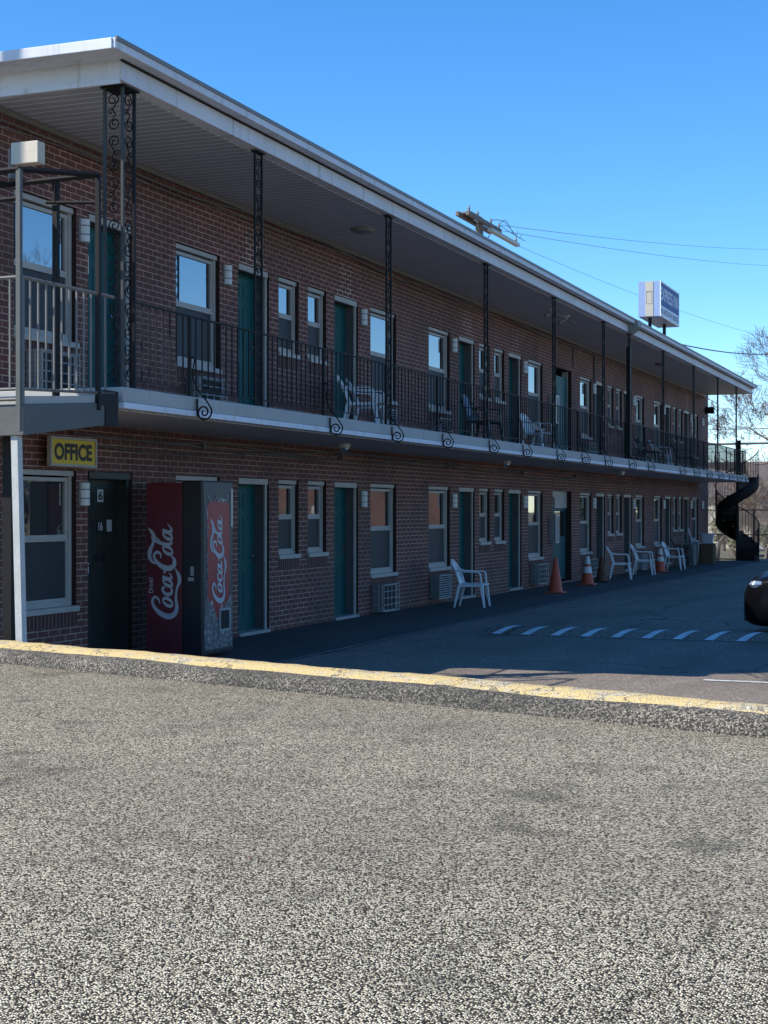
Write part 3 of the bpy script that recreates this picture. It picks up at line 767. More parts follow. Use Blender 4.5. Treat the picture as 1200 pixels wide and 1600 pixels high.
# ------------------------------------------------------------------ air conditioners
def ac(y, z, label, cage, w_=.62, h_=.42, d=.17):
    t = thing('air_conditioner', (WX + .001, y, z), label, 'air conditioner', 'air conditioners under the windows')
    mb = MB(); mb.box(0, d, 0, w_, 0, h_); mb.build('housing', M['acgrey'], t, bevel=.008)
    mb = MB(); ring(mb, d, d + .014, .0, w_, .0, h_, .022)
    if not cage:
        for k in range(9):
            z_ = .035 + k * (h_ - .06) / 9
            mb.raw([(d + .001, .022, z_ + .018), (d + .018, .022, z_), (d + .018, w_ - .022, z_), (d + .001, w_ - .022, z_ + .018)], [(0, 1, 2, 3)])
            mb.raw([(d + .001, .022, z_ + .021), (d + .018, .022, z_ + .004), (d + .018, w_ - .022, z_ + .004), (d + .001, w_ - .022, z_ + .021)], [(3, 2, 1, 0)])
    mb.build('grille', M['aclight'], t)
    mb = MB(); mb.box(d + .0005, d + .003, .022, w_ - .022, .022, h_ - .022); mb.build('coil', M['dark'], t)
    if cage:
        mb = MB(); e = d + .05
        for k in range(5):
            z_ = .0 + h_ * k / 4; mb.tube([(.02, -.03, z_), (e, -.03, z_), (e, w_ + .03, z_), (.02, w_ + .03, z_)], .007, 4)
        for k in range(5):
            y_ = -.03 + (w_ + .06) * k / 4; mb.tube([(e, y_, 0), (e, y_, h_)], .007, 4)
        mb.tube([(.13, -.03, 0), (.13, -.03, h_)], .007, 4)
        mb.build('wire_cage', M['aclight'], t)
    return t
for (yy, zz, lab, cg) in (
    (22.62, .05, 'caged grey air conditioner under the lower window after the second teal door', True),
    (25.35, .10, 'louvred grey air conditioner under the lower window behind the first white chair', False),
    (31.72, .10, 'caged air conditioner at the foot of the wall before the orange cone', True),
    (36.3, .08, 'caged air conditioner behind the striped cone by the storage door', True),
    (42.4, .05, 'louvred air conditioner behind the third white chair', False),
    (45.2, .05, 'louvred air conditioner beside the far striped cone', False)):
    ac(yy, zz + gz(yy), lab, cg)
for (yy, lab, cg) in ((13.2, 'caged air conditioner under the upper window of the near end room', True),
    (16.55, 'caged air conditioner under the upper window after the corner column', True),
    (22.65, 'louvred air conditioner behind the white balcony chair near the second column', False),
    (25.40, 'louvred upper floor air conditioner beside the dark balcony chair', False),
    (31.70, 'louvred upper floor air conditioner behind the white chair by the storage door', False),
    (36.25, 'upper floor air conditioner just after the storage door', True),
    (42.45, 'upper floor air conditioner behind the far dark chairs', False),
    (45.2, 'farthest upper floor air conditioner in view', False)):
    ac(yy, SL1 + .05, lab, cg)

# ------------------------------------------------------------------ meter boxes at the storage doors
for z, lab in ((.92, 'grey electrical box on the lower wall left of the storage door'), (SL1 + .78, 'grey electrical box on the upper wall left of the storage door')):
    t = thing('electrical_box', (WX, 33.2, z), lab, 'electrical box', 'grey boxes beside the storage doors')
    mb = MB(); mb.box(.001, .16, 0, .26, 0, .62); mb.build('cabinet', M['steelgrey'], t, bevel=.01)
    mb = MB(); ring(mb, .16, .172, .0, .26, .0, .62, .025); mb.build('door_rim', M['lampwhite'], t)
    mb = MB(); mb.box(.1602, .164, .025, .235, .025, .595); mb.build('panel', M['acgrey'], t)

# ------------------------------------------------------------------ ceiling lights, cameras, floodlights
for (y, z, x, lab) in ((20.1, CE - .006, -8.15, 'flat round ceiling light under the roof near the second column'), (41.5, CE - .006, -8.15, 'flat round ceiling light under the roof past the gutter box')):
    t = thing('ceiling_light', (x, y, z), lab, 'ceiling light', 'round ceiling lights under the roof')
    mb = MB(); mb.lathe([(.17, 0), (.17, -.02), (.15, -.05), (.08, -.07), (0.001, -.075)], 20); mb.build('diffuser', M['acgrey'], t, smooth=True)
for (x, y, z, lab) in ((-8.35, 19.9, SL0 - .014, 'white dome security camera under the balcony near the second lower door'), (-8.4, 27.9, SL0 - .014, 'flat white dome camera under the balcony at the middle of the wall'), (-8.1, 36.4, SL0 - .014, 'small camera under the balcony above the striped cone')):
    t = thing('security_camera', (x, y, z), lab, 'security camera', 'cameras under the balcony')
    mb = MB(); mb.lathe([(.085, 0), (.085, -.05), (.07, -.06)], 18); mb.build('housing', M['lampwhite'], t, smooth=True)
    mb = MB(); mb.lathe([(.06, -.06), (.055, -.09), (.03, -.115), (.001, -.12)], 18); mb.build('dome', M['glass'], t, smooth=True)
for (y, lab) in ((29.5, 'nearer twin floodlight under the roof'), (30.6, 'farther twin floodlight under the roof')):
    t = thing('floodlight', (-7.95, y, CE - .006), lab, 'floodlight', 'floodlights under the roof')
    mb = MB(); mb.box(-.06, .06, -.06, .06, -.03, 0); mb.tube([(0, 0, -.03), (.02, 0, -.09)], .015, 6); mb.build('mount', M['lampwhite'], t)
    for s_ in (-1, 1):
        mb = MB(); mb.tube([(s_ * .02, s_ * .03, -.09), (s_ * .10 + .02, s_ * .09, -.13), (s_ * .13 + .02, s_ * .11, -.15)], [.02, .04, .045], 12); mb.build('lamp_head', M['acgrey'], t, smooth=True)

# ------------------------------------------------------------------ office sign
t = thing('office_sign', (WX + .1, 13.43, 2.10), 'yellow OFFICE sign in a white frame over the office window', 'sign')
mb = MB(); ring(mb, 0, .05, 0, .88, 0, .31, .028); mb.build('frame', M['vinyl'], t, bevel=.004)
mb = MB(); mb.box(-.02, .035, .028, .852, .028, .282); sg = mb.build('panel', M['yellowsign'], t)
mb = MB(); put_text(mb, 'OFFICE', .178, .715, (.0375, .078, .066), (0, 1, 0), (0, 0, 1), .045); mb.build('lettering', M['signblack'], sg)
mb = MB(); mb.box(-.1, 0, .1, .13, .1, .13); mb.box(-.1, 0, .72, .75, .1, .13); mb.build('bracket', M['iron'], t)

# ------------------------------------------------------------------ vending machine
def coke_strokes():
    S = []
    def loop(cx, cy, rx, ry, w0=.16, w1=.30):
        pts = []; ws = []
        for i in range(25):
            a = 2 * math.pi * i / 24 + .5
            x = rx * math.cos(a); y = ry * math.sin(a); pts.append((cx + x + y * .35, cy + y)); ws.append(w0 + (w1 - w0) * abs(math.cos(a - .2)))
        S.append((pts, ws))
    def st(pts, ws):
        q = crom([(a, b, w) for (a, b), w in zip(pts, ws)], 6); S.append(([(a, b) for a, b, _ in q], [w for _, _, w in q]))
    st([(1.25, 1.25), (1.62, 1.35), (1.85, 1.75), (1.5, 2.02), (.95, 1.8), (.42, 1.15), (.18, .35), (.4, -.28), (1.0, -.52), (1.8, -.42), (2.6, -.52), (3.2, -.78), (3.75, -.72), (4.35, -.35)],
       [.08, .18, .22, .26, .32, .44, .48, .44, .36, .24, .20, .34, .36, .06])
    loop(1.42, .42, .30, .48)
    st([(2.72, .72), (2.62, .95), (2.3, .86), (2.08, .45), (2.2, .06), (2.55, .02), (2.9, .3)], [.2, .24, .24, .32, .28, .18, .1])
    loop(3.12, .42, .27, .46)
    st([(3.62, .95), (3.45, .45), (3.5, .05), (3.78, .1), (3.95, .3)], [.28, .30, .26, .14, .08])
    st([(3.92, .72), (4.25, .76)], [.22, .22])
    st([(5.2, 1.2), (5.55, 1.15), (5.75, 1.55), (5.45, 1.85), (4.95, 1.6), (4.5, 1.0), (4.35, .3), (4.6, -.2), (5.1, -.25), (5.5, .1)], [.08, .2, .24, .26, .30, .42, .46, .42, .30, .08])
    st([(4.75, 1.35), (4.85, 1.95), (5.3, 2.3), (5.9, 2.25), (6.5, 1.95), (7.1, 1.85), (7.5, 2.1), (7.85, 2.45)], [.06, .22, .36, .40, .28, .34, .30, .04])
    loop(5.92, .42, .30, .48)
    st([(6.55, 1.0), (6.95, 1.55), (7.1, 2.0), (6.85, 1.95), (6.55, 1.2), (6.42, .45), (6.52, .05), (6.85, .12)], [.08, .12, .16, .22, .28, .30, .24, .1])
    loop(7.18, .42, .27, .46)
    st([(7.68, .95), (7.5, .45), (7.56, .05), (7.85, .1), (8.2, .45)], [.28, .30, .26, .16, .06])
    return S
def put_logo(mb, O, U, V, length, height):
    kx = length / 8.3; ky = height / 3.3; O = Vector(O); U = Vector(U); V = Vector(V); lay = 0
    nrm = U.cross(V)
    for pts, ws in coke_strokes():
        lay += 1; P = []
        n = len(pts)
        for i, (a, b) in enumerate(pts):
            a0, b0 = pts[max(i - 1, 0)]; a1, b1 = pts[min(i + 1, n - 1)]
            tx, ty = a1 - a0, b1 - b0; L = math.hypot(tx, ty) or 1; nx, ny = -ty / L, tx / L; h = ws[i] / 2
            P.append(((a + nx * h), (b + ny * h))); P.append(((a - nx * h), (b - ny * h)))
        mb.raw([O + U * (a * kx) + V * ((b + .85) * ky) + nrm * (lay * .00008) for a, b in P], [(2 * i, 2 * i + 1, 2 * i + 3, 2 * i + 2) for i in range(n - 1)])
VX0, VX1, VY0, VY1, VH = -8.70, -8.0, 15.05, 15.79, 1.965
t = thing('vending_machine', (VX0, VY0, 0.01), 'worn red and black soda vending machine standing by the wall next to the office door', 'vending machine')
def V3(x, y, z): return (x - VX0, y - VY0, z)
mb = MB(); mb.box(0, .45, 0, VY1 - VY0, .04, VH - .02); mb.build('cabinet', M['cokered'], t, bevel=.008)
mb = MB(); mb.box(.05, .40, .05, VY1 - VY0 - .05, 0, .04); mb.build('base', M['dark'], t)
mb = MB(); mb.box(.452, .70, -.006, VY1 - VY0 + .006, .03, VH); dr = mb.build('front_door', M['cokeblack'], t, bevel=.014)
sd_ = MB(); put_logo(sd_, (.425, -.0015, .44), (0, 0, 1), (-1, 0, 0), 1.06, .40)
sd_.build('lettering', M['cokewhite'], t); kids(t)[-1]
mb = MB(); put_text(mb, 'Drink!', .055, .17, (.085, -.0015, .72), (0, 0, 1), (-1, 0, 0), .01); mb.build('lettering', M['cokewhite'], t)
# side lock
mb = MB(); mb.box(.56, .60, -.013, -.0065, .92, 1.02); mb.box(.53, .60, -.014, -.0065, .86, .90); mb.build('lock_plate', M['aclight'], dr)
FW = VY1 - VY0
mb = MB(); mb.box(.70, .706, .02, FW - .02, .08, VH - .03); mb.build('fascia_panel', M['cokegrey'], dr)
rr = random.Random(5)
# ragged red panel
pl_ = []
for i in range(14): pl_.append((.10 + rr.uniform(-.012, .012), .62 + i * 1.05 / 13))
pl_ += [(.13, 1.70), (.17, 1.745), (.24, 1.74), (.35, 1.745), (.48, 1.74), (.56, 1.75), (.61, 1.70)]
for i in range(14): pl_.append((.64 + rr.uniform(-.008, .008), 1.67 - i * 1.05 / 13))
mid = [(.56, .60), (.50, .52), (.44, .58), (.38, .45), (.33, .40), (.28, .50), (.20, .62), (.14, .58)]
mb = MB()
def fanpanel(mb, poly, x0, x1):
    n = len(poly); cx = sum(p[0] for p in poly) / n; cy = sum(p[1] for p in poly) / n
    vs = [(x1, a, b) for a, b in poly] + [(x0, a, b) for a, b in poly]
    mb.raw(vs, [tuple(range(n))] + [(i, (i + 1) % n, n + (i + 1) % n, n + i) for i in range(n)])
fanpanel(mb, pl_ + mid, .706, .709); mb.build('red_panel', M['cokefront'], dr)
# ice
ip = [(.04, .10), (.70, .10), (.70, .66), (.665, .70), (.62, .63), (.56, .61), (.50, .53), (.44, .59), (.38, .46), (.33, .41), (.28, .51), (.21, .64), (.15, .61), (.12, .68), (.06, .66), (.04, .55)]
mb = MB(); fanpanel(mb, ip, .706, .7105); mb.build('ice_panel', M['ice'], dr)
for i in range(40):
    mb = MB()
    if i < 22: a, b = .10 + rr.uniform(-.02, .01), .66 + i * 1.03 / 22
    else: a, b = .11 + (i - 22) * .50 / 18, 1.745 + rr.uniform(0, .05)
    r_ = rr.uniform(.008, .024); q = [(a + r_ * math.cos(k * math.pi / 3 + rr.random()), b + r_ * 1.5 * math.sin(k * math.pi / 3 + rr.random() * .5)) for k in range(6)]
    fanpanel(mb, q, .706, .7115 + i * .00002); mb.build('ice_edge', M['ice'], dr)
mb = MB(); put_logo(mb, (.7125, .24, .60), (0, 0, 1), (0, -1, 0), 1.0, .37)
for i in range(len(mb.v)): mb.v[i] = (.7125 + (mb.v[i][0] - .7125) * -1, mb.v[i][1] + .30, mb.v[i][2])
mb.build('lettering', M['cokewhite'], dr)
mb = MB(); mb.box(.7085, .712, .39, .62, .30, .52); mb.build('delivery_slot', M['dark'], dr)
mb = MB(); ring(mb, .706, .722, .375, .635, .285, .535, .022); mb.build('slot_rim', M['aclight'], dr)
mb = MB(); mb.box(.706, .716, FW - .075, FW - .03, 1.45, 1.88); mb.build('coin_panel', M['signcream'], dr)

# ------------------------------------------------------------------ landing with canopy at the near end
LX = -7.45; LY0, LY1 = 10.87, 12.36
land = thing('stair_landing', (0, 0, 0), 'grey steel stair landing on a slim post at the near end of the balcony', 'landing')
mb = MB()
vs = [(-9.6, LY0, 2.27), (LX, LY0, 2.27), (LX, LY1 - .2, 2.42), (-9.6, LY1 - .2, 2.42), (-9.6, LY0, 2.53), (LX, LY0, 2.53), (LX, LY1 - .2, 2.625), (-9.6, LY1 - .2, 2.625)]
mb.raw(vs, [(3, 2, 1, 0), (4, 5, 6, 7), (0, 1, 5, 4), (1, 2, 6, 5), (2, 3, 7, 6), (3, 0, 4, 7)])
mb.build('platform_beam', M['landgrey'], land, bevel=.006)
mb = MB(); mb.raw([(-9.6, LY0 + .02, 2.533), (LX - .02, LY0 + .02, 2.533), (LX - .02, LY1 - .02, 2.64), (-9.6, LY1 - .02, 2.64), (-9.6, LY0 + .02, 2.60), (LX - .02, LY0 + .02, 2.60), (LX - .02, LY1 - .02, 2.70), (-9.6, LY1 - .02, 2.70)], [(3, 2, 1, 0), (4, 5, 6, 7), (0, 1, 5, 4), (1, 2, 6, 5), (2, 3, 7, 6), (3, 0, 4, 7)])
mb.build('deck', M['concrete'], land)
mb = MB(); mb.box(LX - .06, LX + .01, LY1 - .22, LY1 - .0, 2.42, 2.74); mb.box(LX - .03, LX + .012, LY1 - .3, LY1 - .22, 2.60, 2.70); mb.build('bracket', M['iron'], land)
for (x, y) in ((LX - .055, LY0 + .06),):
    mb = MB(); mb.raw([(x - .03 + a_ + k_, y + b_, z_) for z_, k_ in ((.15, .035), (2.27, -.025)) for a_, b_ in ((-.032, -.035), (.032, -.035), (.032, .035), (-.032, .035))], [(3, 2, 1, 0), (4, 5, 6, 7), (0, 1, 5, 4), (1, 2, 6, 5), (2, 3, 7, 6), (3, 0, 4, 7)]); mb.build('support_post', M['postpaint'], land)
mb = MB(); mb.box(LX - .42, LX - .33, LY0 + .30, LY0 + .40, .1, 2.28); mb.build('support_post', M['iron'], land)
mb = MB(); mb.box(LX - 1.25, LX - 1.15, LY0 + .9, LY0 + 1.0, .1, 2.35); mb.build('support_post', M['iron'], land)
# canopy frame
cz0, cz1 = 4.47, 4.70
mb = MB(); b_ = .02
mb.box(LX - b_, LX + b_, LY0 - b_ - .06, LY0 + b_ - .06, 2.30, cz0); mb.build('canopy_post', M['landgrey'], land)
mb = MB(); mb.box(LX - b_, LX + b_, LY1 - .35, LY1 - .35 + 2 * b_, 2.55, cz1 - .03); mb.build('canopy_post', M['iron'], land)
mb = MB(); mb.box(-7.93 - .025, -7.93 + .025, LY1 - .3, LY1 - .25, 2.6, cz1 - .03); mb.build('canopy_post', M['iron'], land)
def beam(mb, p, q, r): mb.tube([p, q], r, 4)
mb = MB()
beam(mb, (-9.4, LY0 - .06, cz0 - .02), (LX, LY0 - .06, cz0), .026); beam(mb, (LX, LY0 - .06, cz0), (LX, LY1 - .33, cz1 - .03), .026)
beam(mb, (-9.4, LY1 - .33, cz1 - .06), (LX, LY1 - .33, cz1 - .03), .026)
beam(mb, (-9.4, LY0 - .06, cz0 - .26), (LX, LY0 - .06, cz0 - .24), .02); beam(mb, (LX, LY1 - .33, cz1 - .28), (-8.0, LY1 - .33, cz1 - .24), .016)
beam(mb, (LX - .9, LY0 - .06, cz0), (LX - .9, LY1 - .33, cz1 - .05), .022); beam(mb, (LX - .45, LY1 - .33, cz1 - .26), (LX - .45, LY1 - .33, cz1 - .05), .014)
mb.build('canopy_frame', M['iron'], land)
mb = MB(); mb.raw([(-9.4, LY0 - .14, cz0 + .02), (LX - .85, LY0 - .14, cz0 + .02), (LX - .85, LY1 - .5, cz1 + .005), (-9.4, LY1 - .5, cz1 + .005), (-9.4, LY0 - .14, cz0 + .045), (LX - .85, LY0 - .14, cz0 + .045), (LX - .85, LY1 - .5, cz1 + .03), (-9.4, LY1 - .5, cz1 + .03)], [(3, 2, 1, 0), (4, 5, 6, 7), (0, 1, 5, 4), (1, 2, 6, 5), (2, 3, 7, 6), (3, 0, 4, 7)])
mb.build('canopy_roof', M['iron'], land)
# landing railings
lr = thing('landing_railing', (0, 0, 0), 'pale grey railing round the landing, sunlit balusters at the left edge', 'railing')
mb = MB(); beam(mb, (LX, LY0 - .02, 3.585), (LX, LY1 - .06, 3.60), .016); beam(mb, (-9.4, LY0 - .02, 3.585), (LX, LY0 - .02, 3.585), .016); mb.build('top_rail', M['railgrey'], lr)
mb = MB(); beam(mb, (LX, LY0 - .02, 2.655), (LX, LY1 - .06, 2.72), .014); beam(mb, (-9.4, LY0 - .02, 2.655), (LX, LY0 - .02, 2.655), .014); beam(mb, (-9.4, LY0 - .02, 2.57), (LX, LY0 - .02, 2.57), .014); mb.build('bottom_rail', M['railgrey'], lr)
for k in range(1, 12):
    y = LY0 - .02 + k * .118
    mb = MB(); z0_ = 2.655 + .065 * (y - LY0) / 1.4; mb.box(LX - .007, LX + .007, y - .007, y + .007, z0_, 3.59); mb.build('baluster', M['railgrey'], lr)
for k in range(1, 15):
    x = LX - k * .118
    mb = MB(); mb.box(x - .007, x + .007, LY0 - .027, LY0 - .013, 2.655, 3.585); mb.build('baluster', M['railgrey'], lr)
mb = MB(); mb.box(LX - .016, LX + .016, LY0 - .036, LY0 - .004, 2.53, 3.6); mb.build('post', M['railgrey'], lr)
# white box light above the canopy
t = thing('box_light', (-8.32, 12.0, 4.83), 'blank white box light on the wall above the landing canopy', 'light')
mb = MB(); mb.box(-.04, .25, 0, .12, 0, .20); mb.build('housing', M['cream'], t, bevel=.006)
mb = MB(); mb.box(-.09, -.041, .03, .09, -.12, .16); mb.build('bracket', M['landgrey'], t)

# ------------------------------------------------------------------ plastic chairs
def chair(loc, rz, label, mat, group):
    t = thing('plastic_chair', loc, label, 'chair', group, rz)
    mb = MB(); n = 8
    prof = [(-.21 + .46 * i / n, .425 - .018 * math.sin(math.pi * i / n) + (.006 if i < n else -.012)) for i in range(n + 1)]
    poly = prof + [(x, z - .016) for x, z in reversed(prof)]
    vs = []
    for i in range(n + 1):
        x, z = prof[i]; hw_ = .215 + .03 * i / n
        for j in range(7):
            q = -1 + 2 * j / 6; vs.append((x, q * hw_, z + .008 * q * q))
    fs = [(i * 7 + j, (i + 1) * 7 + j, (i + 1) * 7 + j + 1, i * 7 + j + 1) for i in range(n) for j in range(6)]
    mb.raw(vs, fs)
    # rolled front lip and side skirts
    mb.tube([(.25, -.245, .415), (.262, -.12, .412), (.264, 0, .410), (.262, .12, .412), (.25, .245, .415)], .016, 6)
    for s_ in (-1, 1): mb.box(-.21, .24, s_ * .232 - .005, s_ * .232 + .005, .375, .425)
    o = mb.build('seat', mat, t, smooth=True); so_ = o.modifiers.new('solid', 'SOLIDIFY'); so_.thickness = .006
    # backrest: outer hoop, slats
    mb = MB()
    hoop = crom([(-.19, -.215, .42), (-.235, -.225, .56), (-.285, -.215, .68), (-.345, -.17, .79), (-.375, -.09, .84), (-.385, 0, .855), (-.375, .09, .84), (-.345, .17, .79), (-.285, .215, .68), (-.235, .225, .56), (-.19, .215, .42)], 5)
    mb.tube(hoop, .016, 6)
    def bx(z): return -.19 - .20 * ((z - .42) / .435) ** 1.05
    for k in range(6):
        y = -.155 + k * .062; zt = .85 - .55 * y * y * 4
        pts = [(bx(.42 + (zt - .42) * q / 6) - .012 * math.cos(y * 7), y, .42 + (zt - .42) * q / 6) for q in range(7)]
        for q in range(6):
            a_, b2 = pts[q], pts[q + 1]
            mb.raw([(a_[0], y - .022, a_[2]), (a_[0], y + .022, a_[2]), (b2[0], y + .022, b2[2]), (b2[0], y - .022, b2[2]), (a_[0] + .007, y - .022, a_[2]), (a_[0] + .007, y + .022, a_[2]), (b2[0] + .007, y + .022, b2[2]), (b2[0] + .007, y - .022, b2[2])], [(3, 2, 1, 0), (4, 5, 6, 7), (0, 4, 7, 3), (1, 2, 6, 5)])
    for (z_, h_) in ((.775, .07), (.60, .03)):
        for q in range(6):
            ya, yb_ = -.20 + q * .4 / 6, -.20 + (q + 1) * .4 / 6
            x_ = bx(z_) - .008
            mb.box(x_ - .004, x_ + .012, ya, yb_ + .001, z_ - h_ / 2, z_ + h_ / 2)
    mb.build('backrest', mat, t, smooth=True)
    for s_ in (-1, 1):
        mb = MB(); p = crom([(-.30, s_ * .21, .69), (-.20, s_ * .245, .655), (-.05, s_ * .265, .645), (.12, s_ * .27, .645), (.185, s_ * .265, .62), (.205, s_ * .255, .52), (.215, s_ * .248, .42)], 5)
        n = len(p); vs = []
        for i, (x, y, z) in enumerate(p):
            d_ = Vector(p[min(i + 1, n - 1)]) - Vector(p[max(i - 1, 0)]); d_.normalize(); nx = Vector((-d_.z, 0, d_.x)) * .009; yy = Vector((0, .026, 0))
            c = Vector((x, y, z)); vs += [c - yy - nx, c + yy - nx, c + yy + nx, c - yy + nx]
        mb.raw(vs, [(i * 4 + j, i * 4 + (j + 1) % 4, (i + 1) * 4 + (j + 1) % 4, (i + 1) * 4 + j) for i in range(n - 1) for j in range(4)] + [(0, 3, 2, 1)])
        mb.build('arm', mat, t, smooth=True)
    for (x0, y0, x1, y1, w0, w1) in ((.215, .235, .275, .275, .04, .020), (-.185, .205, -.285, .245, .034, .018)):
        for s_ in (-1, 1):
            mb = MB(); y0_, y1_ = y0 * s_, y1 * s_
            A = Vector((x0, y0_, .425)); B = Vector((x1, y1_, 0))
            vs = []
            for c, w_ in ((A, w0), (B, w1)):
                vs += [c + Vector((-w_, -w_ * .8, 0)), c + Vector((w_ * .6, -w_ * .8, 0)), c + Vector((w_ * .6, w_ * .8, 0)), c + Vector((-w_, w_ * .8, 0))]
            mb.raw(vs, [(3, 2, 1, 0), (4, 5, 6, 7)] + [(i, (i + 1) % 4, 4 + (i + 1) % 4, 4 + i) for i in range(4)])
            mb.build('leg', mat, t, bevel=.004)
    return t
GC = 'plastic armchairs outside the rooms'
ch = chair((-8.10, 24.92, gz(24.7) + .01), R(7), 'nearest white plastic armchair on the walkway below the third lower teal door', M['plastic'], GC)
ch.scale = (.93, .93, .93)
for (x, y, rz, lab) in ((-8.30, 37.25, R(10), 'white plastic armchair standing right after the brown cone'), (-8.32, 40.1, R(4), 'white plastic armchair just before the small far striped cone'),
                        (-8.3, 44.2, R(-3), 'white plastic armchair just after the far striped cone')):
    dup(ch, (x, y, gz(y) + .01), rz, lab)
for (x, y, rz, lab) in ((-8.35, 20.55, R(18), 'white plastic armchair on the balcony just before the second slim column'), (-8.35, 29.9, R(-12), 'white plastic armchair on the balcony just before the storage door'),
                        (-8.35, 42.6, R(0), 'small far white plastic armchair on the balcony past the gutter box')):
    dup(ch, (x, y, SL1 + .003), rz, lab)
# second stacked-looking white chair next to the first balcony one
dup(ch, (-8.5, 21.25, SL1 + .003), R(26), 'second white plastic armchair on the balcony, half hidden by a slim column')
dk = chair((-8.25, 26.0, SL1 + .003), R(-10), 'dark plastic armchair on the balcony with a blue item on its back', M['greenplastic'], GC)
dup(dk, (-8.35, 46.0, gz(46) + .01), R(12), 'dark green plastic armchair by the far corner of the wall')
dup(dk, (-8.35, 40.8, SL1 + .003), R(0), 'dark plastic armchair on the balcony right after the gutter box')
dup(dk, (-8.35, 46.0, SL1 + .003), R(8), 'farthest dark plastic armchair on the balcony')
mb = MB()
for i in range(5):
    mb.tube([(-8.58 + .03 * math.sin(i), 25.86 + i * .045, SL1 + .90 - .02 * i), (-8.55, 25.88 + i * .045, SL1 + .70), (-8.5, 25.9 + i * .04, SL1 + .52)], [.03, .035, .02], 7)
tag(mb.build('towel', paint('blue_cloth', (.22, .29, .42), .8, .3), smooth=True), 'blue cloth hung over the dark balcony chair', 'cloth')

# ------------------------------------------------------------------ traffic cones
def cone(x, y, label, h, body, bands):
    t = thing('traffic_cone', (x, y, gz(y) + .01), label, 'traffic cone', 'traffic cones along the wall')
    mb = MB(); mb.box(-.18, .18, -.18, .18, 0, .03); mb.build('base', M['rubber'] if body is M['browncone'] else body, t, bevel=.01)
    mb = MB(); r0, r1 = .145, .03
    mb.lathe([(r0, .03), (r0 * .96, .05), (r1, h - .01), (r1 * .7, h)], 24); mb.build('body', body, t, smooth=True)
    for (f0, f1) in bands:
        mb = MB(); ra = r0 + (r1 - r0) * f0 + .004; rb = r0 + (r1 - r0) * f1 + .004
        mb.lathe([(ra - .003, h * f0), (ra, h * f0 + .002), (rb, h * f1 - .002), (rb - .003, h * f1)], 24); mb.build('band', M['conewhite'], t, smooth=True)
    return t
cone(-8.02, 30.05, 'tall plain orange traffic cone in front of the storage door', .72, M['orange'], [])
cone(-8.30, 33.85, 'traffic cone with two white bands before the caged air conditioner', .66, M['orange'], [(.40, .62), (.70, .97)])
cone(-8.34, 35.4, 'grimy brown traffic cone beside the white chair', .60, M['browncone'], [])
cone(-8.35, 42.4, 'far traffic cone with white bands between two white chairs', .70, M['orange'], [(.42, .60), (.68, .92)])

# ------------------------------------------------------------------ clutter at the far corner
t = thing('wooden_crate', (-8.4, 50.6, gz(50.6)), 'brown wooden cabinet on the ground at the far wall corner', 'cabinet')
mb = MB(); mb.box(-.45, .15, 0, .6, 0, .62); mb.build('body', M['wood'], t, bevel=.01)
mb = MB(); mb.box(-.48, .18, -.03, .63, .62, .65); mb.build('top', M['wood'], t)
mb = MB(); mb.box(.15, .165, .03, .29, .05, .58); mb.box(.15, .165, .31, .57, .05, .58); mb.build('door', M['wood'], t)
t = thing('storage_bin', (-8.4, 50.7, gz(50.6) + .652), 'pale plastic bin on top of the wooden cabinet', 'bin')
mb = MB(); mb.prism([(-.2, 0), (.1, 0), (.13, .30), (-.23, .30)], 1, 0, .25); mb.build('tub', M['fleece'], t, bevel=.01)
mb = MB(); mb.box(-.25, .15, -.02, .27, .30, .325); mb.build('lid', M['fleece'], t)
t = thing('storage_bin', (-8.62, 48.9, gz(48.9)), 'dull grey waste bin on the ground before the wooden cabinet', 'bin')
mb = MB(); mb.lathe([(.17, 0), (.22, .66)], 18); mb.build('tub', M['acgrey'], t, smooth=True)
mb = MB(); mb.lathe([(.23, .66), (.23, .70), (.10, .74), (.001, .74)], 18); mb.build('lid', M['acgrey'], t, smooth=True)
t = thing('folding_table', (-8.5, 47.9, gz(48)), 'small dark table behind the green chair at the far corner', 'table')
mb = MB(); mb.box(-.3, .3, -.35, .35, .68, .71); mb.build('table_top', M['acgrey'], t)
for a_ in (-.26, .26):
    for b2 in (-.31, .31): mb = MB(); mb.tube([(a_, b2, 0), (a_, b2, .68)], .015, 6); mb.build('leg', M['iron'], t)
for k, (dy, dz) in enumerate(((.0, 0), (.12, .03))):
    mb = MB(); mb.tube([(-8.5, 48.2 + dy, gz(48) + .715), (-8.62, 48.1 + dy, gz(48) + 1.15 + dz)], .014, 6)
    tag(mb.build('broom_handle', M['fleece']), ('taller' if k else 'shorter') + ' pale stick leaning on the wall above the small table', 'stick', 'sticks leaning at the far corner')

# ------------------------------------------------------------------ spiral stair at the far end
SC = Vector((-8.02, 54.3)); SR = .74
t = thing('spiral_staircase', (SC.x, SC.y, gz(54)), 'black steel spiral staircase at the far end of the balcony', 'staircase')
Hs = SL1 - gz(54)
mb = MB(); mb.tube([(0, 0, 0), (0, 0, Hs + .95)], .05, 10); mb.build('pole', M['iron'], t, smooth=True)
NS = 14; A0 = R(-30); TURN = R(390)
for i in range(NS):
    a = A0 + TURN * i / NS; b2 = A0 + TURN * (i + 1.25) / NS; z = Hs * (i + 1) / NS
    p = [(0, 0)] + [(SR * math.cos(a + (b2 - a) * q / 4), SR * math.sin(a + (b2 - a) * q / 4)) for q in range(5)]
    mb = MB(); mb.prism([(q[0], q[1]) for q in p], 2, z - .05, z - .01); mb.box(0, SR * .98, -.006, .006, z - .22, z - .02, mat=Matrix.Rotation(a, 4, 'Z')); mb.build('tread', M['iron'], t)
vs = []; n = 60
mb = MB()
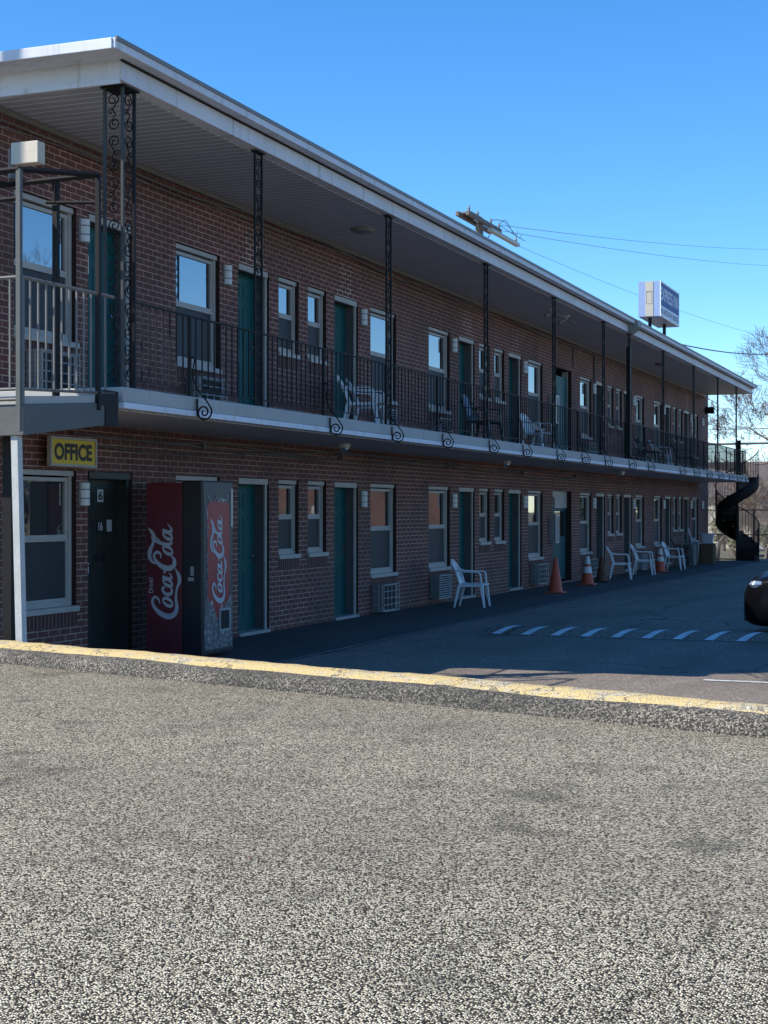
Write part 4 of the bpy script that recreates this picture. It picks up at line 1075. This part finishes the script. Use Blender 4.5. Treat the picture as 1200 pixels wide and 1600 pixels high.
for i in range(n + 1):
    a = A0 + TURN * i / n; z = Hs * i / n
    vs += [(SR * math.cos(a), SR * math.sin(a), z - .32), (SR * math.cos(a), SR * math.sin(a), z + .12)]
mb.raw(vs, [(2 * i, 2 * i + 2, 2 * i + 3, 2 * i + 1) for i in range(n)])
o = mb.build('stringer', M['iron'], t, smooth=True); so_ = o.modifiers.new('solid', 'SOLIDIFY'); so_.thickness = .012
mb = MB(); mb.tube([(SR * math.cos(A0 + TURN * i / n), SR * math.sin(A0 + TURN * i / n), Hs * i / n + .95) for i in range(n + 1)], .018, 6); mb.build('handrail', M['iron'], t)
for i in range(44):
    a = A0 + TURN * i / 44; z = Hs * i / 44
    mb = MB(); mb.tube([(SR * math.cos(a), SR * math.sin(a), z), (SR * math.cos(a), SR * math.sin(a), z + .95)], .009, 4); mb.build('baluster', M['iron'], t)
# landing rail across the end
t = thing('end_railing', (0, 0, 0), 'dark railing closing the far end of the balcony beside the spiral stair', 'railing')
mb = MB(); mb.box(WX, RX, SE1 - .08, SE1 - .05, RZ1, RZ1 + .015); mb.build('top_rail', M['iron'], t)
mb = MB(); mb.box(WX, RX, SE1 - .075, SE1 - .055, RZ0 - .012, RZ0); mb.build('bottom_rail', M['iron'], t)
for k in range(1, 12):
    x = WX + k * (RX - WX) / 12; mb = MB(); mb.box(x - .0065, x + .0065, SE1 - .072, SE1 - .058, RZ0, RZ1); mb.build('baluster', M['iron'], t)
# dark end post with cap on the balcony
tag(MB().box(-7.65, -7.52, 51.6, 51.75, SL1, SL1 + 1.15).build('fire_extinguisher_cabinet', M['iron'], bevel=.01), 'dark upright box on the balcony near the far stair', 'cabinet')
tag(MB().box(WX + .002, WX + .30, 53.6, 53.8, 4.98, 5.20).build('exit_light_box', M['iron'], bevel=.01), 'dark box fixed under the roof at the far wall corner', 'box')

# ------------------------------------------------------------------ chain link fence at the far end
FY = 57.5
fn = thing('chain_link_fence', (0, 0, -.3), 'chain link fence with dark posts beyond the spiral staircase', 'fence')
FX0, FX1, FH = -10.0, -2.0, 1.95
for x in (-9.9, -7.9, -6.35, -4.6, -2.4):
    mb = MB(); mb.tube([(x, FY, -.2), (x, FY, FH + .06)], .035, 8); mb.build('post', M['iron'], fn)
for z in (FH, 1.05, .15):
    mb = MB(); mb.tube([(FX0, FY, z), (FX1, FY, z)], .02, 6); mb.build('rail', M['iron'], fn)
mb = MB(); s_ = .085; n = int((FX1 - FX0 + FH) / s_)
for i in range(n):
    for dr_ in (1, -1):
        x0 = FX0 - FH + i * s_ * 1.0
        # each wire clipped to the panel
        pa = (x0, .1); pb = (x0 + FH, .1 + FH)
        xa, za, xb, zb = pa[0], pa[1], pb[0], FH
        xb = x0 + (FH - .1)
        if xa < FX0: za += FX0 - xa; xa = FX0
        if xb > FX1: zb -= xb - FX1; xb = FX1
        if zb - za < .02: continue
        if dr_ == 1: p, q = (xa, FY, za), (xb, FY, zb)
        else: p, q = (FX0 + FX1 - xa, FY, za), (FX0 + FX1 - xb, FY, zb)
        mb.tube([p, q], .006, 3, cap=False)
mb.build('wire_mesh', M['vinyldark'], fn)

# ------------------------------------------------------------------ car at the right edge
t = thing('parked_car', (-2.97, 21.3, 0), 'black car whose nose shows at the right edge of the shaded lot', 'car')
L_, W2 = 4.5, .90
secs = []   # (x from nose, half width, z bottom, z shoulder, z top)
prof_c = [(0.0, .60, .28, .55, .62), (.03, .70, .24, .62, .70), (.12, .79, .20, .70, .78), (.35, .86, .19, .78, .86), (.8, .89, .18, .84, .93), (1.25, .90, .18, .88, 1.00), (1.75, .90, .18, .92, 1.28), (2.2, .90, .18, .93, 1.44), (2.9, .90, .18, .94, 1.46), (3.5, .90, .18, .95, 1.32), (4.0, .88, .20, .96, 1.08), (4.35, .83, .25, .92, 1.02), (4.5, .70, .35, .85, .92)]
vs = []
for (x, hw_, zb, zsld, zt) in prof_c:
    zb -= .10
    tw = hw_ * (.80 if zt < 1.1 else .62)
    ring_ = [(-hw_ * .9, zb), (-hw_, zb + .12), (-hw_ * 1.0, (zb + zsld) / 2), (-hw_ * .97, zsld), (-tw, zt - .05), (-tw * .7, zt), (0, zt + .02), (tw * .7, zt), (tw, zt - .05), (hw_ * .97, zsld), (hw_, (zb + zsld) / 2), (hw_, zb + .12), (hw_ * .9, zb)]
    vs += [(x, a, b) for a, b in ring_]
n = 13; fs = [(i * n + j, i * n + (j + 1) % n, (i + 1) * n + (j + 1) % n, (i + 1) * n + j) for i in range(len(prof_c) - 1) for j in range(n)]
fs += [tuple(range(n)), tuple(reversed(range((len(prof_c) - 1) * n, len(prof_c) * n)))]
mb = MB(); mb.raw(vs, fs); o = mb.build('body', M['carpaint'], t, smooth=True)
ss = o.modifiers.new('sub', 'SUBSURF'); ss.levels = 2; ss.render_levels = 2
for s_ in (-1, 1):
    mb = MB(); mb.raw([(.10 + .15 * u_, s_ * (.60 + .2 * u_ + .035), z) for u_ in (0, .5, 1) for z in (.60, .68, .75)], [(0, 1, 4, 3), (1, 2, 5, 4), (3, 4, 7, 6), (4, 5, 8, 7)])
    mb = MB(); mb.lathe([(.001, -.05), (.06, -.045), (.085, 0), (.06, .045), (.001, .05)], 14)
    o = mb.build('headlight', M['headglass'], t, smooth=True); o.scale = (1.4, .75, .9); o.location = (.20, s_ * .73, .68)
    for xw in (.85, 3.55):
        mb = MB(); mb.tube([(xw, s_ * .70, .33), (xw, s_ * .92, .33)], .33, 24); wh = mb.build('wheel', M['rubber'], t, bevel=.02)
        mb = MB(); mb.tube([(xw, s_ * .90, .33), (xw, s_ * .93, .33)], .21, 20); mb.build('rim', M['chrome'], wh)
    mb = MB(); mb.box(1.55, 1.72, s_ * .93 - .08, s_ * .93 + .08, .98, 1.12); mb.build('mirror', M['carpaint'], t, bevel=.03)
    mb = MB(); mb.raw([(1.70, s_ * .80, 1.02), (3.6, s_ * .80, 1.04), (3.15, s_ * .66, 1.36), (2.15, s_ * .66, 1.34)], [(0, 1, 2, 3)]); mb.build('side_window', M['glass'], t)
mb = MB()
for k in range(4): mb.box(-.012, .02, -.38, .38, .40 + k * .05, .42 + k * .05)
mb.build('grille', M['chrome'], t)
mb = MB(); mb.box(-.02, .0, -.26, .26, .26, .37); mb.build('number_plate', M['paper'], t)

# ------------------------------------------------------------------ roof sign
t = thing('roof_sign', (-10, 50.7, 8.04), 'blue and white EXPRESS INN box sign on two posts on the roof', 'sign')
SW, SHt, SDp = 3.3, 1.17, .72
mb = MB(); mb.box(-SDp, 0, 0, SW, 0, SHt); mb.build('cabinet', M['signpanel'], t, bevel=.01)
mb = MB(); ring(mb, 0, .03, 0, SW, 0, SHt, .05); mb.build('rim', M['signtext'], t)
mb = MB(); mb.box(.001, .012, .05, SW - .05, .38, SHt - .05); fb = mb.build('face_panel', M['signblue'], t)
for wd_, a_, l_ in (('EXPRESS', .10, 2.05), ('INN', 2.36, .82)):
    mb = MB(); put_text(mb, wd_, .42, l_, (.0145, a_, .57), (0, 1, 0), (0, 0, 1), .012); mb.build('lettering', M['signtext'], fb)
mb = MB(); mb.box(.001, .012, .05, SW - .05, .05, .378); fw = mb.build('face_panel', M['signtext'], t)
for wd_, a_, l_ in (('HBO', .12, .45), ('MICROWAVE', .72, 1.42), ('MOVIES', 2.28, .88)):
    mb = MB(); put_text(mb, wd_, .20, l_, (.0145, a_, .11), (0, 1, 0), (0, 0, 1), .01); mb.build('lettering', M['signblue'], fw)
mb = MB(); mb.box(-.48, -.22, -.014, -.002, .01, SHt - .01); ep = mb.build('end_panel', M['signcream'], t)
mb = MB(); ring(mb, 0, .004, 0, .2, 0, .4, .012)
for i in range(len(mb.v)): x_, y_, z_ = mb.v[i]; mb.v[i] = (-.45 + y_, -.018 + x_, .42 + z_)
mb.box(-.47, -.23, -.018, -.0145, .83, .838); mb.build('hatch_outline', M['acgrey'], ep)
for (x, y) in ((-.40, .35), (-.30, 2.3)):
    mb = MB(); mb.tube([(x, y, -2.2), (x, y, 0)], .06, 10); mb.build('post', M['iron'], t, smooth=True)
mb = MB(); beam(mb, (-.4, .35, -1.2), (-1.6, .35, -2.2), .025); beam(mb, (-.3, 2.3, -1.0), (-.3, 3.6, -2.2), .025); mb.build('stay', M['steelgrey'], t)

# ------------------------------------------------------------------ utility poles and wires
def insul(mb, x, y, z, h=.16): mb.lathe([(.02, 0), (.045, .03), (.03, .06), (.05, .09), (.03, .12), (.02, h)], 8, (x, y, z))
P1 = Vector((-15.27, 47.7)); ZT = 10.95
up = thing('utility_pole', (P1.x, P1.y, 0), 'utility pole with double timber crossarm showing above the middle of the roof', 'utility pole')
mb = MB(); mb.tube([(0, 0, -.6), (0, 0, ZT + .05)], [.17, .13], 10); mb.build('pole', M['polewood'], up, smooth=True)
for off in (-.17, .17):
    mb = MB(); mb.box(off - .055, off + .055, -1.75, 1.75, ZT - .07, ZT + .07); mb.build('crossarm', M['polewood'], up, bevel=.01)
for s_ in (-1, 1):
    mb = MB(); mb.tube([(.2, s_ * .95, ZT - .07), (.1, 0, ZT - .75)], .02, 4); mb.build('brace', M['steelgrey'], up)
for k in (-1.6, -.7, .7, 1.6):
    mb = MB(); insul(mb, .17, k, ZT + .07, .18); mb.build('insulator', M['vinyldark'], up)
mb = MB(); mb.box(-.17, .17, -1.35, -.2, ZT + .071, ZT + .12); mb.build('guard_plate', M['vinyldark'], up)
mb = MB(); mb.box(.25, .4, .1, 3.3, ZT - .28, ZT - .17); la_ = mb.build('lower_arm', M['signcream'], up)
mb = MB(); insul(mb, .32, 3.1, ZT - .17, .2); mb.build('insulator', M['vinyldark'], up)
for k, (a_, b_, c_) in enumerate(((1.6, 2.3, .25), (.7, 2.7, .1), (1.7, 3.2, -.35))):
    mb = MB(); mb.tube(crom([(.17, a_, ZT + .2), (.3, (a_ + b_) / 2, ZT + .26 + c_ * .5), (.5, b_, ZT - .05), (.6, b_ + .1, ZT + c_ * .3)], 6), .012, 4); mb.build('jumper_wire', M['cable'], up)
def wire(name, p, q, sag, r, label):
    p = Vector(p); q = Vector(q); pts = []
    for i in range(25):
        s_ = i / 24; v = p.lerp(q, s_); v.z -= sag * 4 * s_ * (1 - s_); pts.append(v)
    mb = MB(); mb.tube(pts, r, 4); return tag(mb.build(name, M['cable']), label, 'wire', 'overhead wires')
# second pole with transformers beyond the stairs
P2 = Vector((-12.6, 112.0)); Z2 = 9.3
up2 = thing('utility_pole', (P2.x, P2.y, -.6), 'utility pole with two grey transformer cans seen past the far end of the balcony', 'utility pole')
mb = MB(); mb.tube([(-.3, 0, 0), (.0, 0, Z2)], [.26, .17], 10); mb.build('pole', M['polewood'], up2, smooth=True)
for z, hw_ in ((Z2 - .25, 2.0), (Z2 - 1.3, 1.7)):
    mb = MB(); mb.box(-hw_, hw_, -.08, .08, z - .08, z + .08)
    mb.build('crossarm', M['polewood'], up2)
mb = MB(); beam(mb, (-1.2, 0, Z2 - 1.35), (0, 0, Z2 - 2.2), .04); beam(mb, (1.2, 0, Z2 - 1.35), (0, 0, Z2 - 2.2), .04); mb.build('brace', M['steelgrey'], up2)
for x in (-1.25, .85):
    mb = MB(); mb.lathe([(.28, 0), (.36, .06), (.36, 1.0), (.3, 1.1), (.05, 1.14)], 16, (x, -.1, Z2 - 4.3)); insul(mb, x - .15, -.1, Z2 - 3.2, .3); insul(mb, x + .15, -.1, Z2 - 3.2, .3)
    mb.build('transformer', M['ceramic'], up2, smooth=True)
mb = MB(); mb.box(-1.4, 1.2, -.05, .05, Z2 - 3.9, Z2 - 3.75); mb.build('bracket', M['steelgrey'], up2)
wire('overhead_wire', (P1.x + .2, P1.y + 1.7, ZT + .2), (-11.89, 113.42, 20.25), .3, .008, 'upper thin wire running right from the crossarm pole')
wire('overhead_wire', (P1.x + .2, P1.y + 1.7, ZT + .02), (-11.35, 108.26, 18.19), .3, .008, 'lower thin wire running right from the crossarm pole')
wire('overhead_wire', (P1.x + .35, P1.y + 3.2, ZT - .25), (-10.27, 97.95, 11.73), .4, .007, 'thin wire passing behind the roof sign')
wire('overhead_wire', (-9.9, 52.6, 7.35), (-9.19, 87.64, 10.53), .35, .022, 'thick black cable leaving the foot of the roof sign')
for i, (z, x) in enumerate(((Z2 - .9, -1.9), (Z2 - .9, .6), (Z2 - .9, 1.9), (Z2 - 1.9, -1.6), (Z2 - 1.9, 1.6), (Z2 - 4.6, 0))):
    wire('overhead_wire', (P2.x - 60 + x, P2.y + 6, z), (P2.x + 60 + x, P2.y - 4, z + .2), 1.0, .022, 'street wire at the transformer pole, %s from the top' % ORD[i])
wire('overhead_wire', (-40, 78, 5.0), (30, 74, 5.4), .3, .05, 'thick dark street cable crossing behind the end of the balcony')

# ------------------------------------------------------------------ trees
def grow_tree(seed, H, spread, twig_lv=6, r0=None):
    rr = random.Random(seed); tr = MB(); cr = MB()
    def br(p, d, L, r, lv):
        n = 5 if lv < 2 else 3; pts = [p.copy()]; q = p.copy(); dd = d.copy(); cur = []
        for i in range(n):
            dd = (dd + Vector((rr.uniform(-1, 1), rr.uniform(-1, 1), rr.uniform(-.5, .8))) * (.11 + .035 * lv)).normalized()
            q = q + dd * (L / n); pts.append(q.copy()); cur.append((q.copy(), dd.copy()))
        rs = [r * (1 - .45 * i / n) for i in range(n + 1)]
        tgt = tr if lv < 2 else cr
        tgt.tube(pts, rs, 7 if lv < 2 else (4 if lv < 4 else 3), cap=lv < 2)
        if lv >= twig_lv: return
        k = (3 if lv == 0 else rr.choice((3, 4))) if lv < 4 else 3
        for i in range(k):
            pos, dr = cur[-1] if i == 0 else cur[rr.randrange(max(1, n // 2), n)] if lv else cur[rr.randrange(2, n)]
            ax = dr.orthogonal().normalized(); ax = Matrix.Rotation(rr.uniform(0, 6.28), 3, dr) @ ax
            ang = rr.uniform(.2, .45) if i == 0 else rr.uniform(.45, .95) * spread
            nd = Matrix.Rotation(ang, 3, ax) @ dr; nd = (nd + Vector((0, 0, .12))).normalized()
            br(pos, nd, L * rr.uniform(.60, .80), max(rs[-1] * rr.uniform(.55, .78), .010), lv + 1)
    br(Vector((0, 0, 0)), Vector((rr.uniform(-.05, .05), 0, 1)).normalized(), H * .28, r0 or H * .028, 0)
    return tr, cr
def tree(x, y, z, H, seed, label, name='bare_tree', spread=1.0, rz=0, lv=6, group=None):
    t = thing(name, (x, y, z), label, 'tree', group, rz)
    tr, cr = grow_tree(seed, H, spread, lv)
    tr.build('trunk', M['bark'], t, smooth=True); cr.build('crown', M['twig'], t)
    return t
T1 = tree(-7.15, 74.5, -.6, 13.2, 21, 'tall bare tree with pale limbs reaching in at the right edge above the roof end', lv=7)
T2 = tree(-4.2, 88.0, -.6, 10.0, 4, 'bare tree at the right edge behind the tall pale one', group='bare winter trees')
k_ = 0
rr = random.Random(11)
for i, (x, y, s_) in enumerate(((-11.2, 118, .72), (-9.5, 126, .8), (-13.5, 135, .85), (-16.5, 128, .75), (-19.5, 140, .9), (-22, 133, .8), (-7.2, 104, .55), (-5.6, 112, .7), (-15, 104, .5), (-18, 98, .5))):
    c = dup(T2, (x, y, -.6), rr.uniform(0, 6), 'low bare winter tree in the background, %s of the row beyond the fence' % ORD[i]); c.scale = (s_, s_, s_)
for i, (x, y, s_) in enumerate(((9, 40, 1.15), (13, 50, 1.25), (7.5, 33, 1.0), (15, 62, 1.3))):
    c = dup(T2, (x, y, -.6), i * 1.3, 'bare tree across the lot mirrored in the upper windows, %s one' % ORD[i]); c.scale = (s_, s_, s_)
def bush(x, y, z, H, W_, seed, label, mat, n=2600, nm='evergreen_bush'):
    rr = random.Random(seed); t = thing(nm, (x, y, z), label, 'bush', 'bushes beyond the fence')
    mb = MB(); cl = []
    for i in range(26):
        a = rr.uniform(0, 6.28); r = W_ * math.sqrt(rr.random()) * .8; h = rr.uniform(.1, 1) * H * (1 - .35 * r / W_)
        cl.append((r * math.cos(a), r * math.sin(a), h, rr.uniform(.18, .42) * W_ * .6))
    st_ = MB()
    for c in cl[:12]: st_.tube([(0, 0, 0), (c[0] * .5, c[1] * .5, c[2] * .5), (c[0], c[1], c[2])], [.05, .03, .012], 5)
    for i in range(n):
        c = rr.choice(cl); d = Vector((rr.gauss(0, 1), rr.gauss(0, 1), rr.gauss(0, 1))).normalized() * c[3] * rr.random() ** .4
        p = Vector(c[:3]) + d; a = Vector((rr.gauss(0, 1), rr.gauss(0, 1), rr.gauss(0, 1))).normalized(); b2 = a.orthogonal().normalized(); s_ = rr.uniform(.045, .10)
        mb.raw([p, p + a * s_ * 1.6 + b2 * s_ * .6, p + a * s_ * 3, p + a * s_ * 1.6 - b2 * s_ * .6], [(0, 1, 2, 3)])
    st_.build('stems', M['bark'], t); mb.build('foliage', mat, t); return t
M['paleleaf'] = paint('dry_leaf', (.19, .17, .075), .7, .5, scale=2, dark=(.08, .075, .03))
bush(-6.9, 63.5, -.6, 3.0, 1.5, 1, 'dark evergreen bush behind the fence at the right', M['leafgreen'], 5200)
bush(-5.0, 62.5, -.6, 3.3, 1.4, 2, 'second evergreen bush at the right edge behind the fence', M['leafgreen'], 4200)
bush(-7.9, 67.0, -.6, 2.4, 1.2, 3, 'pale sunlit shrub behind the fence beside the spiral stair', M['paleleaf'], 3200)
bush(-11.2, 75.0, -.6, 3.0, 1.5, 4, 'pale shrub seen between wall corner and spiral stair', M['paleleaf'], 3200)

# ------------------------------------------------------------------ far houses and buildings
def house(x0, x1, y0, y1, zt, mat, label, cat='house', name='house', win=True):
    t = thing(name, ((x0 + x1) / 2, (y0 + y1) / 2, -.6), label, cat, 'buildings beyond the motel lot')
    cx, cy = (x0 + x1) / 2, (y0 + y1) / 2; hx, hy = (x1 - x0) / 2, (y1 - y0) / 2
    mb = MB(); mb.box(-hx, hx, -hy, hy, 0, zt); mb.build('wall', mat, t)
    mb = MB(); rh = min(hx, hy) * .55
    mb.raw([(-hx - .3, -hy - .3, zt), (hx + .3, -hy - .3, zt), (hx + .3, hy + .3, zt), (-hx - .3, hy + .3, zt), (-hx - .3, 0, zt + rh), (hx + .3, 0, zt + rh)], [(0, 1, 5, 4), (2, 3, 4, 5), (0, 4, 3), (1, 2, 5), (3, 2, 1, 0)])
    mb.build('roof', M['roofing'], t)
    for xx in (-hx * .6, 0, hx * .6):
        for zz in ([1.2] if zt < 4 else [1.2, 3.9]):
            mb = MB(); mb.box(xx - .45, xx + .45, -hy - .03, -hy - .004, zz, zz + 1.2); w_ = mb.build('window', M['glass'], t)
            mb = MB(); ring(mb, -hy - .05, -hy - .0, xx - .5, xx + .5, zz - .05, zz + 1.25, .06)
            for i in range(len(mb.v)): a_, b2, c_ = mb.v[i]; mb.v[i] = (b2, a_, c_)
            mb.build('frame', M['lampwhite'], w_)
            mb = MB(); mb.box(-hx - .03, -hx - .004, xx / hx * hy - .45, xx / hx * hy + .45, zz, zz + 1.2); mb.build('window', M['glass'], t)
    return t
house(-24, -12.2, 92, 100, 3.0, M['cream'], 'cream house wall glimpsed between the wall corner and spiral stair')
house(-11.0, -1, 96, 104, 2.9, M['greysiding'], 'low grey house behind the fence at the right')
house(9, 24, 79.5, 88, 6.2, M['brick_far'], 'sunlit orange brick building across the lot, seen in the lower windows', 'building', 'brick_building')
# parked vehicles beyond the fence
def small_car(x, y, mat, label):
    t = thing('parked_car', (x, y, -.6), label, 'car', 'cars beyond the fence')
    mb = MB(); pr = [(-2.1, .3), (-2.15, .7), (-1.6, .9), (-1.1, .95), (-.6, 1.4), (.9, 1.42), (1.5, 1.0), (2.1, .9), (2.15, .35), (1.7, .25), (-1.7, .25)]
    mb.prism(pr, 1, -.85, .85); mb.build('body', mat, t, bevel=.08)
    for a_ in (-1.35, 1.35):
        for s_ in (-1, 1): m2 = MB(); m2.tube([(a_, s_ * .72, .33), (a_, s_ * .9, .33)], .33, 16); m2.build('wheel', M['rubber'], t)
    for s_ in (-1, 1):
        m2 = MB(); m2.raw([(-1.0, s_ * .856, .98), (1.35, s_ * .856, 1.0), (.85, s_ * .856, 1.34), (-.55, s_ * .856, 1.34)], [(0, 1, 2, 3)]); m2.build('side_window', M['glass'], t)
    return t
small_car(-6.4, 72.0, M['bluecar'], 'blue car parked beyond the chain link fence')
small_car(-9.6, 78.0, M['fleece'], 'white car parked beyond the spiral staircase')

# unseen pole sign added off view to cast the roof-end stripe and right-hand shade
t = thing('added_shade_sign', (-11.6, 9.62, .45), 'unseen tall pole sign added outside the left edge to shade the lot', 'sign')
mb = MB(); mb.tube([(0, 0, 0), (0, 0, 12.8)], .07, 12); mb.build('pole', M['steelgrey'], t, smooth=True)
mb = MB(); mb.box(-.12, .12, -.5, 3.9, 10.9, 12.7); pn = mb.build('cabinet', M['signpanel'], t, bevel=.02)
mb = MB(); ring(mb, .121, .15, -.5, 3.9, 10.9, 12.7, .08); mb.build('rim', M['steelgrey'], pn)
ev = bush(14, 48, -.6, 3.0, 1.5, 9, 'dark evergreen across the lot mirrored in the lower windows, first one', M['leafgreen'], 4000)
ev.scale = (2, 2, 2)
for i, (x, y) in enumerate(((13, 58), (15, 66), (13, 92), (14, 104), (12, 118), (13, 134))):
    dup(ev, (x, y, -.6), i * 1.1, 'dark evergreen across the lot mirrored in the lower windows, %s one' % ORD[i + 1])

rr = random.Random(23)
sh = [(-12.6, 66), (-11.6, 70), (-10.4, 64.5), (-9.4, 69), (-8.6, 66), (-7.4, 70), (-6.6, 66.5), (-5.6, 69), (-10.0, 73), (-8.0, 75), (-12.0, 62)]
for i, (x, y) in enumerate(sh):
    q = rr.uniform(.26, .42); c = dup(T2, (x, y, -.6), rr.uniform(0, 6), 'low leafless thicket shrub behind the far fence, %s of the row' % ORD[i]); c.scale = (q * 1.3, q * 1.3, q); c.name = 'bare_shrub'; c['category'] = 'shrub'; c['group'] = 'leafless shrubs behind the fence'

rr = random.Random(77); mb = MB()
for i in range(420):
    u = rr.uniform(-9, 13); d = -abs(rr.gauss(0, .10)) - .01 if i < 330 else rr.uniform(-5, -.3)
    p = KA + KD * u + KN * d; c = Vector((p.x, p.y, .456)); a = Vector((rr.gauss(0, 1), rr.gauss(0, 1), rr.gauss(0, .25))).normalized(); b_ = Vector((0, 0, 1)).cross(a).normalized() + Vector((0, 0, rr.uniform(-.3, .5))); q = rr.uniform(.004, .013)
    mb.raw([c - a * q, c + b_ * q * .6, c + a * q, c - b_ * q * .5 + Vector((0, 0, q * .3))], [(0, 1, 2, 3)])
o = mb.build('leaf_litter', paint('dry_leaf_litter', (.20, .10, .05), .8, .6, scale=30, dark=(.06, .04, .025)))
tag(o, 'small dry leaves and grit gathered along the foot of the yellow kerb', 'leaf litter', kind='stuff')

for i, (x, y) in enumerate(((-13.5, 86), (-12.0, 90), (-10.8, 85), (-9.4, 89), (-8.2, 84), (-6.9, 91), (-5.6, 86))):
    q = rr.uniform(.46, .62); c = dup(T2, (x, y, -.6), rr.uniform(0, 6), 'small leafless tree before the far houses, %s from the left' % ORD[i]); c.scale = (q * 1.15, q * 1.15, q); c['group'] = 'leafless trees before the far houses'
